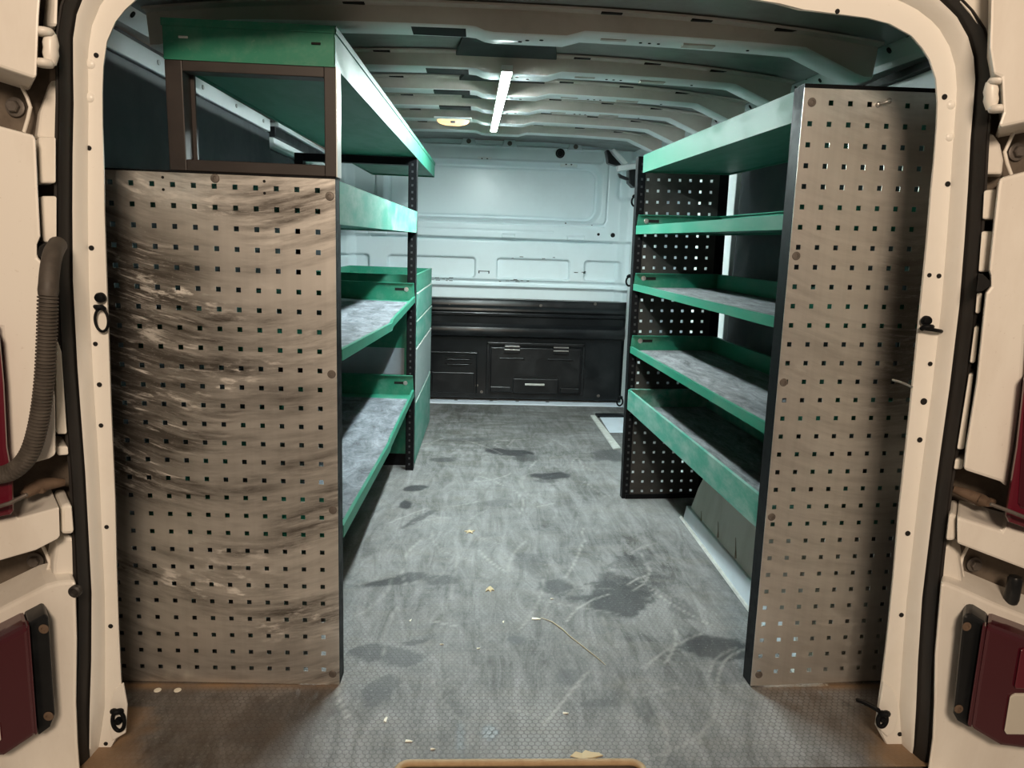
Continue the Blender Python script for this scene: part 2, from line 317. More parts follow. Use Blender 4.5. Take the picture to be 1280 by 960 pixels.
# ------------------------------------------------------------------ setting: side walls
XC = .045
def wall(side):
    s = -1 if side == 'left' else 1
    X = lambda d: XC+s*d                     # d: distance from the van's centre line
    nm = 'wall_'+side
    b = MB(); b.box(min(X(.885), X(.90)), max(X(.885), X(.90)), -.165, 2.86, -.06, 1.34)
    w = b.build(nm, 'inner_paint')
    # dark ply lining
    def bx(name, m, d0, d1, y0, y1, z0, z1, bev=.003):
        b = MB(); b.box(min(X(d0), X(d1)), max(X(d0), X(d1)), y0, y1, z0, z1); return b.build(name, m, w, bevel=bev)
    if side == 'left':
        bx('lining_panel', 'lining', .848, .858, -.14, 1.375, .25, 1.305); bx('lining_panel', 'lining', .862, .872, 1.42, 2.70, .25, 1.255)
        bx('waist_beam', 'inner_paint', .845, .885, -.14, 1.38, 1.309, 1.352); bx('slider_rail', 'inner_paint', .835, .885, 1.46, 2.60, 1.338, 1.356)
        bx('slider_channel', 'black_plastic', .845, .884, 1.44, 2.60, 1.300, 1.337); bx('slider_cover', 'inner_paint', .85, .884, 1.44, 2.6, 1.262, 1.298)
        bx('lower_lining', 'lining', .86, .872, -.1, 2.7, .0, .25)
        for y in (.44, .72, 1.0, 1.29): disc(w, (X(.845), y, 1.333), (1, 0, 0), .006, 'rivet', 'chrome', .003)
    else:
        bx('lining_panel', 'lining', .848, .858, .12, 1.20, .42, 1.235); bx('pillar', 'inner_paint', .838, .885, 1.22, 1.34, 0, 1.33)
        bx('pillar', 'inner_paint', .79, .885, 1.42, 1.50, 0, 1.33); bx('lining_panel', 'grey_sheet', .862, .872, 1.52, 2.45, .45, 1.24)
        bx('pillar', 'inner_paint', .80, .885, 2.50, 2.80, 0, 1.42)
        bx('lower_lining', 'lining', .86, .872, -.1, 2.7, .0, .42); bx('upper_band', 'inner_paint', .835, .885, -.16, 1.22, 1.236, 1.317)
    # roof rail: sloping plate with holes, dark groove under it
    def zr(y): return .03*y
    pr = [(.885, 1.335), (.818, 1.338), (.815, 1.352), (.757, 1.428), (.765, 1.44), (.885, 1.44)]
    if side == 'left': pr = [(.885, 1.362), (.838, 1.362), (.832, 1.368), (.765, 1.432), (.775, 1.44), (.885, 1.44)]
    b = MB(); b.prism([(X(d), -.16, z+zr(-.16)) for d, z in pr], [(X(d), 2.86, z+zr(2.86)) for d, z in pr]); b.build('roof_rail', 'inner_paint', w)
    if side == 'right': bx('rail_groove', 'rubber', .822, .884, -.16, 2.86, 1.318, 1.334, 0)
    else: bx('rail_groove', 'rubber', .850, .884, -.16, 2.86, 1.353, 1.361, 0)
    n = np.array([-s*.80, 0, -.60]); n /= np.linalg.norm(n)
    for k, y0 in enumerate((-.02, .45, .80, 1.15, 1.50, 1.85)):
        for dy, t, r in ((.16, .5, .013), (.24, .25, .007), (.10, .2, .006), (.30, .65, .011)):
            d = .815-.058*t; z = 1.352+.076*t+zr(y0+dy)
            disc(w, (X(d), y0+dy, z), n, r, 'rail_hole', 'hole', .0015)
    return struct(w, f'{side} inner side wall with dark lining and a white roof rail', 'wall')
wall('left'); wall('right')

# ------------------------------------------------------------------ setting: ceiling and roof bows
def drop(x): h = abs(x-XC); return .010*(h/.585)**2.5+.036*min(max((h-.61)/.10, 0), 1.3)
def sdrop(x): return .020*(abs(x-XC)/.585)**2.5
def zroof(y): return 1.375+.03*y
def ceiling():
    xs = np.linspace(XC-.785, XC+.785, 41); ys = np.linspace(-.20, 2.86, 30)
    def zsk(x, y): return zroof(y)+.044-sdrop(x)
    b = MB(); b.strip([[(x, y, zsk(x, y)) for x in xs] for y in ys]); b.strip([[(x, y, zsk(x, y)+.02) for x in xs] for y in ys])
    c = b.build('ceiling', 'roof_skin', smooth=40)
    seams = [.205, .640, .990, 1.330, 1.68, 2.06]
    bows = []
    xx = np.linspace(XC-.765, XC+.765, 81)
    def dip(x):
        a = x-XC-.015; return .011*np.clip((.115-abs(a))/.03, 0, 1)
    for k, y0 in enumerate(seams):
        w = (.105, .095, .085, .08, .085, .085, .08)[k]
        prof = [(-.028, .041), (-.026, .037), (-.004, .035), (.006, .004), (.012, 0), (w-.012, 0), (w-.004, .006), (w+.012, .034), (w+.035, .037), (w+.036, .041)]
        loops = []
        for x in xx:
            loops.append([(x, y0+dy, zroof(y0)+.03*dy+dz-(drop(x) if dz < .02 else sdrop(x))-(dip(x) if dz < .01 else 0)) for dy, dz in prof])
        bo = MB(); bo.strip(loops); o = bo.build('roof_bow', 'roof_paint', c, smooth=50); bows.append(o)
        o.data.materials.append(M['inner_paint'])          # paler bow undersides: lamplight put into the colour, against browner webs
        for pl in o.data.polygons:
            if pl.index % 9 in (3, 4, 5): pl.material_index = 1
        yb = y0+w/2; zb = lambda x: zroof(yb)-drop(x)-float(dip(np.array(x)))
        def slot(x0, x1, y_0, y_1, name='slot', dz=.0012, m='hole'):
            q = MB(); q.box(x0, x1, y_0, y_1, min(zb(x0), zb(x1))-dz, min(zb(x0), zb(x1))+.004); q.build(name, m, o, bevel=.0)
        if k < 4: slot(-.187, -.072, yb-.034, yb+.026)
        if k < 4:
            slot(.22, .275, yb-.008, yb+.004, 'pressed_rib', .002, 'roof_paint'); slot(.40, .47, yb-.012, yb+.012, 'pressed_rib', .003, 'roof_paint')
            for xh in (.05, .08, .035): 
                p = (xh+.01, yb+random.uniform(-.02, .02), zroof(yb)-.0125); disc(o, p, (0, 0, 1), .0045, 'punched_hole', 'hole', .001)
            for xh in (.31, .33, .35, .55): disc(o, (xh, yb+.01, zb(xh)-.001), (0, 0, 1), .0035, 'punched_hole', 'hole', .0012)
        for xs_ in (-.30, .23, .42, .60):     # adhesive slots along the flange
            q = MB(); zz = zroof(y0)+.034-sdrop(xs_); q.box(xs_-.022, xs_+.022, y0-.022, y0-.010, zz, zz+.004); q.build('flange_slot', 'hole', o)
        if k < 3:
            q = MB(); y1 = seams[k+1]-.03; z1 = zroof(y1)+.036
            q.prism([(-.105, y1-.004, z1), (.16, y1-.004, z1), (.135, y0+w+.085, z1-.006), (-.08, y0+w+.085, z1-.006)], [(-.105, y1-.004, z1-.012), (.16, y1-.004, z1-.012), (.135, y0+w+.085, z1-.016), (-.08, y0+w+.085, z1-.016)])
            q.build('shade_pad', 'shade_pad', o, bevel=.002)  # added dark sheet: shade between bow and roof skin put into its colour
    # rear header: closes the roof down to the door frame
    q = MB(); q.strip([[(x, -.10, zroof(0)+.050-sdrop(x)), (x, -.07, zroof(0)+.03-sdrop(x)), (x, -.08, zroof(0)+.012-sdrop(x)), (x, -.15, 1.372-sdrop(x)), (x, -.185, 1.372-sdrop(x))] for x in np.linspace(XC-.70, XC+.70, 31)])
    q.build('rear_header', 'jamb_paint', c, smooth=40)
    return struct(c, 'grey steel van roof crossed by pressed roof bows', 'ceiling')
ceiling()

# ------------------------------------------------------------------ setting: bulkhead
YB = 2.83
def bulkhead():
    nx, nz = 450, 236
    xs = np.linspace(-.86, .95, nx); zs = np.linspace(.58, 1.50, nz); X, Z = np.meshgrid(xs, zs)
    def rr(x0, x1, z0, z1, r):             # signed distance to a rounded rectangle
        cx, cz, hx, hz = (x0+x1)/2, (z0+z1)/2, (x1-x0)/2-r, (z1-z0)/2-r
        dx, dz = np.abs(X-cx)-hx, np.abs(Z-cz)-hz
        return np.hypot(np.maximum(dx, 0), np.maximum(dz, 0))+np.minimum(np.maximum(dx, dz), 0)-r
    sm = lambda d, w: np.clip(.5-d/w, 0, 1)**2*(3-2*np.clip(.5-d/w, 0, 1))
    H = np.zeros_like(X)                   # towards the cab is +
    tilt = 1.085+.0*(X)
    H += .045*sm(rr(-.56, .655, 1.070, 1.375, .075), .036)
    H -= .010*sm(rr(-.62, .70, 1.055, 1.475, .03), .008)
    H += .007*sm(rr(-.60, .665, 1.395, 1.465, .02), .016)
    gr = lambda d, w, k: k*np.exp(-(d/w)**2)
    H += gr(rr(-.56, .655, 1.070, 1.375, .075)+.006, .009, .020)
    for x0, x1 in ((-.84, -.67), (-.55, -.055), (.085, .50), (.60, .80)): H += gr(rr(x0, x1, .735, .842, .014), .006, .012)
    H += gr(np.maximum(np.abs(X-.045)-.70, .0)+np.abs(Z-.955), .006, .014)+gr(rr(-.62, .70, 1.055, 1.475, .03), .005, .006)
    g = lambda z, w, d: d*np.exp(-((Z-z)/w)**2)
    H += g(1.045, .004, .006)*(X < .70)+g(1.005, .004, .004)*(X < .40)
    H += .020*sm(Z-.957, .018)
    H -= .016*sm(np.abs(Z-.975)-.012, .01)*((X > .48)*(X < .58)+(X > .10)*(X < .18)+(X > -.66)*(X < -.56))*.6
    for x0, x1 in ((-.84, -.67), (-.55, -.055), (.085, .50), (.60, .80)):
        H += .022*sm(rr(x0, x1, .735, .842, .014), .018)
    H += .018*sm(np.abs(Z-.706)-.012, .016)+.022*sm(Z-.676, .020)
    H -= .030*sm(.86-np.abs(X-.045)*1.0+.0, .03)*0
    H -= .040*sm(.80-X, .05)                # side step of the sheet at the right edge
    H -= .040*sm(X+.76, .05)
    H += .018*sm(rr(.765, .90, 1.20, 1.40, .03), .03)
    b = MB(); H = H*1.5
    b.v = list(map(tuple, np.stack([X, YB+H, Z], -1).reshape(-1, 3)))
    b.f = [(j*nx+i, j*nx+i+1, (j+1)*nx+i+1, (j+1)*nx+i) for j in range(nz-1) for i in range(nx-1)]
    b.box(-.86, .95, YB+.06, YB+.075, -.06, 1.50)
    w = b.build('wall_front', 'bulk_paint', smooth=60)
    y = YB-.004
    def surf(x, z): return float(YB+H[int(np.clip(round((z-.58)/(1.50-.58)*(nz-1)), 0, nz-1)), int(np.clip(round((x+.86)/1.81*(nx-1)), 0, nx-1))])
    # bolted lugs along the top, grommet, plates, small holes
    for px, py in ((586, 178), (637, 181), (719, 185)):
        p = atY(px, py, YB); q = MB(); q.prism([(p[0]-.05, y+.02, p[2]-.02), (p[0]+.05, y+.02, p[2]-.02), (p[0]+.03, y+.02, p[2]+.03), (p[0]-.03, y+.02, p[2]+.03)], [(p[0]-.045, y-.022, p[2]-.018), (p[0]+.045, y-.022, p[2]-.018), (p[0]+.026, y-.014, p[2]+.03), (p[0]-.026, y-.014, p[2]+.03)])
        lo = q.build('roof_lug', 'bulk_paint', w, bevel=.004); bolt(lo, (p[0], y-.020, p[2]+.004), (0, -1, 0), .013, m='zinc')
    p = atY(700, 192, YB); q = MB(); q.cyl((p[0], YB+.01, p[2]), (0, -1, 0), .022, .02, 24, [(.026, 0), (.026, .024), (.018, .027), (.016, .018), (.001, .018)]); q.build('grommet', 'black_plastic', w, smooth=40)
    for px, py, hw, hh in ((711, 205.5, .048, .014), (606, 199, .04, .012)):
        p = atY(px, py, YB); q = MB(); q.box(p[0]-hw, p[0]+hw, YB-.008, YB+.012, p[2]-hh, p[2]+hh); a = q.build('plate', 'inner_paint', w, bevel=.003)
        for dx in (-.016, .014): disc(a, (p[0]+dx, YB-.008, p[2]), (0, -1, 0), .005, 'plate_hole', 'hole', .001)
    for px, py, r in ((766, 294, .013), (748, 293, .008), (447, 282, .014), (466, 283, .008), (707, 279, .004), (740, 281, .004)):
        p = atY(px, py, YB); disc(w, (p[0], surf(p[0], p[2])+.004, p[2]), (0, -1, 0), r, 'punched_hole', 'hole', .006)
    for px, py, hw in ((605, 339, .032), (733, 342, .03)):
        p = atY(px, py, YB); q = MB(); ys_ = surf(p[0], p[2]); q.box(p[0]-hw, p[0]+hw, ys_-.0015, ys_+.01, p[2]-.003, p[2]+.001); q.box(p[0]-hw, p[0]-hw+.006, ys_-.0015, ys_+.01, p[2]-.014, p[2]+.002); q.box(p[0]+hw-.006, p[0]+hw, ys_-.0015, ys_+.01, p[2]-.014, p[2]+.002); q.build('clip_slot', 'hole', w)
    # black scuff marks rubbed into the paint
    r = np.random.default_rng(3)
    for px, py, n, sx in ((733, 341, 7, 12), (648, 351, 9, 16), (556, 350, 9, 20), (665, 322, 5, 40)):
        for _ in range(n):
            p = atY(px+r.normal(0, sx*.5), py+r.normal(0, 1.2), YB); q = MB(); L = r.uniform(.004, .014); ys_ = surf(p[0], p[2]); q.box(p[0]-L, p[0]+L, ys_-.001, ys_+.03, p[2]-.002, p[2]+.0015); q.build('scuff_mark', 'hole', w)
    return struct(w, 'white pressed steel bulkhead closing off the front of the load bay', 'wall')
bulkhead()
def trim_lower():
    # cross-section (z, distance proud of the bulkhead)
    prof = [(.615, -.02), (.612, .030), (.600, .040), (.575, .042), (.560, .062), (.548, .064), (.535, .048), (.530, .050), (.526, .058), (.520, .058), (.512, .042), (.470, .036), (.462, .060), (.452, .078), (.432, .086), (.412, .082), (.396, .066), (.388, .036), (.375, .030), (.10, .030), (.04, .038), (.022, .036), (.020, -.02)]
    xs = [-.86, -.84, -.80, .80, .838, .858]; sc = [.2, .8, 1, 1, .75, .2]
    b = MB(); b.strip([[(x, YB-d*s if d > 0 else YB-d, z) for z, d in prof] for x, s in zip(xs, sc)])
    o = b.build('bulkhead_trim', 'black_plastic', smooth=35)
    Y = YB-.030
    def bx(name, x0, x1, z0, z1, d0, d1, par, m='black_plastic', bev=.004):
        q = MB(); q.box(x0, x1, Y-d1, Y-d0, z0, z1); return q.build(name, m, par, bevel=bev)
    # storage hatch
    for a in ((.030, .612, .345, .362), (.030, .046, .052, .362), (.598, .612, .052, .362)): bx('hatch_frame', *a, 0, .014, o)
    h = bx('hatch_door', .055, .588, .062, .332, .002, .012, o, bev=.006)
    for x in (.180, .468):
        k = bx('hinge', x-.045, x+.045, .300, .350, .012, .026, h, 'black_plastic'); bx('hinge_leaf', x-.045, x+.045, .318, .324, .026, .030, h, 'chrome', .001); bx('hinge_leaf', x-.045, x+.045, .338, .343, .026, .030, h, 'chrome', .001)
        bx('hinge_foot', x-.075, x+.075, .262, .272, .012, .020, h)
    l = bx('latch', .190, .462, .060, .150, .012, .026, h, bev=.005); bx('latch_slot', .20, .45, .135, .165, .012, .018, h, 'hole'); bx('latch_pull', .262, .378, .110, .122, .026, .031, h, 'alu_strip', .002)
    bx('hatch_lip', .055, .180, .066, .100, .012, .030, h, bev=.006); bx('hatch_lip', .472, .588, .066, .100, .012, .030, h, bev=.006)
    # vent recess on the left of the hatch
    for a in ((-.30, -.02, .29, .298), (-.03, -.022, .05, .298)): bx('vent_frame', *a, 0, .012, o)
    for z in (.262, .232): bx('vent_slot', -.215, -.055, z-.004, z+.006, 0, .010, o, 'hole'); bx('vent_slot', -.20, -.07, z-.012, z-.006, 0, .012, o)
    bx('press_panel', -.29, -.04, .05, .175, 0, .008, o)
    for px, py in ((596, 482), (602, 490), (748, 495), (676, 382), (744, 380), (562, 382)):
        p = atY(px, py, YB-.04); bolt(o, (p[0], YB-.036 if p[2] < .4 else YB-.042, p[2]), (0, -1, 0), .009, 'trim_clip', 'zinc')
    return tag(o, 'black plastic lower bulkhead cladding with a hinged storage hatch', 'cladding')
trim_lower()

# ------------------------------------------------------------------ setting: rear door frame
def frame():
    def W(L, Y): return [(float(p[0]), float(p[2])) for p in (atY(x, y, Y) for x, y in L)]
    A = [(966, 6), (997, 14), (1047, 20), (1081, 24), (1109, 31), (1137, 46), (1151, 62), (1160, 76), (1168, 100), (1170, 130), (1169, 160), (1166, 200), (1162, 240), (1157, 300), (1148, 390), (1135, 520), (1122, 640), (1115, 720), (1108, 790), (1101, 850), (1093, 905), (1112, 940), (1130, 962), (1145, 985)]
    B = [(1110, -34), (1128, -28), (1142, -20), (1157, -10), (1170, 0), (1183, 13), (1192, 22), (1206, 47), (1213, 72), (1215, 100), (1212, 140), (1209, 175), (1206, 237), (1202, 300), (1196, 380), (1184, 480), (1167, 600), (1156, 690), (1150, 740), (1145, 820), (1143, 880), (1139, 925), (1133, 955), (1132, 985)]
    def mid(a, b, t): return [((1-t)*p[0]+t*q[0], (1-t)*p[1]+t*q[1]) for p, q in zip(a, b)]
    D = [(1120, -58), (1146, -48), (1164, -36), (1180, -20), (1192, -4), (1203, 7), (1212, 17), (1227, 37), (1235, 65), (1237, 100), (1236, 130), (1233, 175), (1230, 237), (1226, 300), (1220, 380), (1209, 480), (1189, 600), (1179, 690), (1175, 740), (1168, 820), (1167, 880), (1165, 925), (1160, 955), (1158, 985)]
    YA, YL, YS = -.20, -.215, -.235
    Ar, Br, Dr = W(A, YA), W(B, YL), W(D, YS)
    # the left-hand loops: mirror, then draw the outer ones in where the photograph shows them
    Al = [(2*XC-x, z) for x, z in Ar]; Bl = [(2*XC-x+.013, z) for x, z in Br]; Dl = [(2*XC-x+.014, z) for x, z in Dr]
    # left lower corner reaches the floor a little later
    ztop = 1.335
    def full(R, L, top):
        return L[::-1]+[(x, top) for x in (-.20, .045, .29)]+R
    fA, fB, fD = full(Ar, Al, 1.338), full(Br, Bl, 1.375), full(Dr, Dl, 1.395)
    def off(l, k):                          # scale a loop a little about the opening's centre
        return [(XC+(x-XC)*k, .66+(z-.66)*k) for x, z in l]
    def lp(l, Y): return [(x, Y, z) for x, z in l]
    m75 = [tuple(p) for p in mid(fA, fB, .70)]; m85 = mid(fA, fB, .82); m95 = mid(fA, fB, .94)
    b = MB(); b.strip([lp(off(fA, 1.12), -.10), lp(off(fA, 1.055), -.165), lp(off(fA, 1.004), YA+.004), lp(mid(fA, fB, .06), YA), lp(m75, YA), lp(m85, YL-.008), lp(m95, YL-.012), lp(fB, YL), lp(fD, YL+.01), lp(off(fD, 1.02), YL+.05)])
    o = b.build('door_1', 'jamb_paint', smooth=50)
    struct(o, 'white painted rear door frame around the load opening', 'door frame')
    # punched holes in the jambs
    for px, py, r in ((120, 69, .005), (111, 185, .005), (114, 310, .0055), (119, 430, .005), (124, 481, .0055), (126, 532, .005), (133, 659, .005), (138, 783, .0055), (132, 930, .005), (1181, 121, .006), (1185, 230, .006), (1162, 344, .005), (1174, 345, .0055), (1163, 455, .0055), (1155, 502, .008), (1150, 550, .0065), (1135, 667, .0065), (1127, 769, .006), (1125, 918, .006), (1047, 14, .005)):
        p = atY(px, py, YA-.0012); q = MB(); q.cyl(p, (0, 1, 0), r*.75, .003, 14); h = q.build('punched_hole', 'hole', o)
    for px, py in ((113, 80), (112, 122), (1189, 131), (1187, 171)):
        p = atY(px, py, YA); q = MB(); q.cyl(p, (0, -1, 0), .007, 0, 16, [(.0075, 0), (.006, .002), (.001, .003)]); q.build('dimple', 'jamb_paint', o, smooth=60)
    # corner covers low on both jambs
    for P in ([(155, 852), (143, 862), (138, 880), (137, 905), (141, 925), (158, 915), (160, 880)], [(1103, 850), (1114, 858), (1121, 875), (1122, 895), (1117, 912), (1108, 920), (1094, 906), (1098, 880)]):
        w = [atY(x, y, YA) for x, y in P]; q = MB(); q.prism([(p[0], YA-.004, p[2]) for p in w], [(p[0], YA+.001, p[2]) for p in w]); q.build('corner_cover', 'jamb_paint', o, bevel=.002)
    # rubber seal
    bs, loops = MB(), []
    for t, dy in ((0, .0), (.03, -.016), (.14, -.030), (.30, -.036), (.36, -.033), (.40, -.036), (.62, -.036), (.66, -.033), (.70, -.034), (.88, -.024), (.97, -.010), (1.0, .002)):
        loops.append(lp(mid(fB, fD, t), YL-.001+dy))
    bs.strip(loops); s = bs.build('door_seal', 'rubber', smooth=50)
    tag(s, 'black rubber seal running around the rear door opening', 'seal')
    return fD
fD = frame()

# ------------------------------------------------------------------ setting: body corners outside the seal
def slab(name, P, Y0, Y1, m, par=None, bevel=.006, taper=0):
    """outline P (measured on the plane Y0) pressed back to Y1: a real sheet with thickness"""
    w = [atY(x, y, Y0) for x, y in P]
    k = 1+(Y1-Y0)*.95                     # pressed sides have draft: they widen away from the opening
    b = MB(); b.prism([(p[0], Y0, p[2]) for p in w], [(XC+(p[0]-XC)*k, Y1, p[2]) for p in w]); return b.build(name, m, par, bevel=bevel)
def corner(side, outs, base_poly):
    k = {'left': 2, 'right': 3}[side]
    o = slab(f'wall_{side}', base_poly, -.195, -.175, 'body_grime', None, 0); o.name = 'wall_rear_'+side
    for nm, P, Y0, Y1, m in outs: slab(nm, P, Y0, Y1, m, o, .003 if 'plate' in nm else .006)
    return struct(o, f'white painted {side} rear body corner with grimy hinge pockets', 'body corner')
cl = corner('left', [
    ('upper_skin', [(-60, -60), (50, -60), (52, -20), (49, 20), (46, 97), (42, 98), (0, 84), (-60, 66)], -.30, -.20, 'body_paint'),
    ('pillar_skin', [(64, 100), (72, 100), (72, 176), (46, 172), (50, 140), (58, 118)], -.225, -.195, 'body_paint'),
    ('pillar_cap', [(63, -30), (74, -30), (72, 34), (58, 34), (58, 20)], -.245, -.20, 'body_paint'),
    ('middle_skin', [(-60, 136), (0, 157), (41, 168), (45, 172), (48, 240), (51, 296), (47, 306), (47, 322), (54, 328), (64, 440), (69, 500), (70, 569), (62, 574), (30, 583), (11, 590), (7, 480), (2, 410), (-60, 400)], -.29, -.20, 'body_paint'),
    ('striker_plate', [(48, 171), (70, 171), (70, 229), (50, 229)], -.262, -.20, 'body_paint'), ('striker_plate', [(51, 245), (71, 245), (71, 303), (54, 303)], -.262, -.20, 'body_paint'),
    ('striker_plate', [(70, 420), (77, 440), (84, 543), (71, 543)], -.262, -.20, 'body_paint'), ('striker_plate', [(72, 558), (85, 558), (86, 569), (72, 570)], -.262, -.20, 'body_paint'),
    ('strap_cover', [(-60, 668), (0, 650), (20, 645), (23, 648), (74, 634), (75, 670), (72, 674), (45, 688), (0, 701), (-60, 722)], -.29, -.20, 'body_paint'),
    ('strap_block', [(76, 632), (90, 630), (93, 668), (77, 669)], -.275, -.20, 'body_paint'),
    ('hinge_boss', [(70, 678), (80, 671), (93, 672), (95, 722), (66, 722), (66, 705)], -.25, -.20, 'body_paint'),
    ('lower_skin', [(-60, 790), (0, 762), (58, 732), (72, 728), (95, 726), (97, 800), (96, 880), (98, 930), (104, 1010), (-60, 1020)], -.28, -.20, 'body_paint')],
    [(-80, -80), (84, -80), (78, 40), (80, 300), (90, 500), (102, 700), (108, 1020), (-80, 1020)])
cr = corner('right', [
    ('upper_skin', [(1240, -60), (1238, 20), (1237, 60), (1242, 93), (1252, 97), (1254, 140), (1248, 158), (1252, 159), (1280, 153), (1340, 138), (1340, -60)], -.30, -.20, 'body_paint'),
    ('pillar_cap', [(1196, -30), (1238, -30), (1237, 60), (1234, 62), (1226, 36), (1212, 16), (1200, 2)], -.25, -.20, 'body_paint'),
    ('pillar_skin', [(1233, 168), (1240, 166), (1250, 180), (1254, 200), (1252, 218), (1231, 218)], -.235, -.195, 'body_paint'),
    ('middle_skin', [(1249, 222), (1280, 214), (1340, 200), (1340, 400), (1282, 410), (1277, 490), (1267, 560), (1258, 610), (1250, 603), (1204, 588), (1207, 560), (1220, 480), (1232, 366), (1238, 358), (1238, 345), (1236, 338), (1241, 290), (1247, 235)], -.29, -.20, 'body_paint'),
    ('striker_plate', [(1230, 238), (1246, 236), (1243, 274), (1228, 274)], -.262, -.20, 'body_paint'), ('striker_plate', [(1227, 289), (1242, 289), (1237, 340), (1223, 340)], -.262, -.20, 'body_paint'),
    ('striker_plate', [(1221, 366), (1228, 366), (1225, 392), (1219, 392)], -.262, -.20, 'body_paint'), ('striker_plate', [(1218, 408), (1224, 408), (1219, 454), (1212, 454)], -.262, -.20, 'body_paint'),
    ('striker_plate', [(1211, 467), (1217, 467), (1205, 562), (1196, 562)], -.262, -.20, 'body_paint'), ('striker_plate', [(1194, 574), (1204, 574), (1203, 587), (1192, 587)], -.262, -.20, 'body_paint'),
    ('strap_cover', [(1196, 646), (1253, 664), (1257, 658), (1280, 666), (1340, 684), (1340, 735), (1280, 712), (1196, 680)], -.29, -.20, 'body_paint'),
    ('strap_block', [(1186, 642), (1195, 643), (1194, 676), (1182, 677)], -.275, -.20, 'body_paint'),
    ('hinge_boss', [(1181, 682), (1190, 682), (1198, 695), (1204, 735), (1177, 730)], -.25, -.20, 'body_paint'),
    ('lower_skin', [(1176, 728), (1185, 730), (1205, 738), (1245, 756), (1280, 770), (1340, 792), (1340, 1020), (1157, 1020), (1160, 960), (1165, 925), (1167, 880), (1168, 820)], -.28, -.20, 'body_paint')],
    [(1180, -80), (1360, -80), (1360, 1020), (1150, 1020), (1158, 850), (1166, 720), (1200, 500), (1222, 250), (1222, 60)])

def hinge(px, py, gap, s, par):
    """goose-neck door hinge: barrel between two rounded knuckles"""
    Y = -.285; c = atY(px, py, Y); c2 = atY(px, py+gap, Y); o = empty('door_hinge', c2); o.parent = par
    def rel(p): return np.array(p)-c2
    for q in (c, c2):
        b = MB(); pr = [(.001, -.0055), (.010, -.005), (.0125, 0), (.010, .005), (.001, .0055)]
        r = rel(q); b.cyl(r, (0, 0, 1), 1, 1, 20, [(a*1.1, h) for a, h in pr]); b.build('knuckle', 'body_paint', o, smooth=60)
    b = MB(); r1, r2 = rel(c), rel(c2); n = np.linspace(0, 1, 7); sh = [.007, .009, .0105, .0095, .0105, .009, .007]
    b.tube([r1*(1-t)+r2*t+np.array((s*.006, .006, 0)) for t in n], sh, 14); b.build('barrel', 'body_paint', o, smooth=60)
    return o
hinge(55, 40, 39, 1, cl)
hinge(1247, 101, 35, -1, cr)
def hinge_fix(px, py, wire, label):
    Y = -.198; p = atY(px, py, Y); o = empty('hinge_bolt', p)
    b = MB(); b.cyl((0, 0, 0), (0, -1, 0), 1, 1, 24, [(.0145, 0), (.0145, .003), (.012, .004), (.0085, .0042)]); b.build('washer', 'zinc', o, smooth=40)
    b = MB(); b.cyl((0, -.004, 0), (0, -1, 0), 1, 1, 6, [(.0095, 0), (.0095, .006), (.008, .008), (.004, .008)]); b.build('nut', 'zinc', o)
    b = MB(); b.tube([np.array(atY(x, y, -.225))-p for x, y in wire], .0028, 8); b.build('edge_wire', 'body_paint', o, smooth=60)
    return tag(o, label, 'bolt')
hinge_fix(20, 134, [(24, 96), (28, 110), (34, 122), (38, 134), (35, 148), (30, 165)], 'dirty hinge bolt in the upper left hinge pocket')
hinge_fix(45, 700, [(52, 680), (58, 692), (62, 703), (59, 714), (53, 726)], 'dirty hinge bolt in the lower left hinge pocket')
hinge_fix(1270, 190, [(1272, 156), (1264, 172), (1256, 190), (1259, 204), (1264, 218)], 'dirty hinge bolt in the upper right hinge pocket')
hinge_fix(1217, 705, [(1209, 684), (1203, 696), (1201, 706), (1204, 722), (1207, 730)], 'dirty hinge bolt in the lower right hinge pocket')
def strap(pts, rod, pad, label):
    p0 = atY(*pts[0], -.24); o = empty('check_strap', p0)
    R = lambda x, y, Y: np.array(atY(x, y, Y))-p0
    b = MB(); b.tube([R(x, y, -.24-.01*i) for i, (x, y) in enumerate(pts)], [.006, .0095, .011, .0105, .007], 10); b.build('arm', 'rusty', o, smooth=50)
    b = MB(); b.tube([R(x, y, -.335-.01*min(1, i)) for i, (x, y) in enumerate(rod)], .0032, 8); b.build('rod', 'zinc', o, smooth=50)
    b = MB(); c = R(*pad, -.262); b.box(c[0]-.016, c[0]+.016, c[1]-.006, c[1]+.008, c[2]-.007, c[2]+.007); b.build('clamp', 'rusty', o, bevel=.003)
    q = R(*pad, -.20)
    return tag(o, label, 'door check')
strap([(81, 603), (66, 604), (50, 606), (38, 613), (30, 619)], [(34, 618), (12, 629), (-4, 634), (-30, 636)], (44, 611), 'rusty door check strap in the left pocket behind the grey conduit')
strap([(1191, 611), (1208, 617), (1224, 624), (1229, 626), (1236, 629)], [(1238, 630), (1262, 639), (1282, 647), (1310, 655)], (1232, 628), 'rusty door check strap in the pocket outside the right seal')

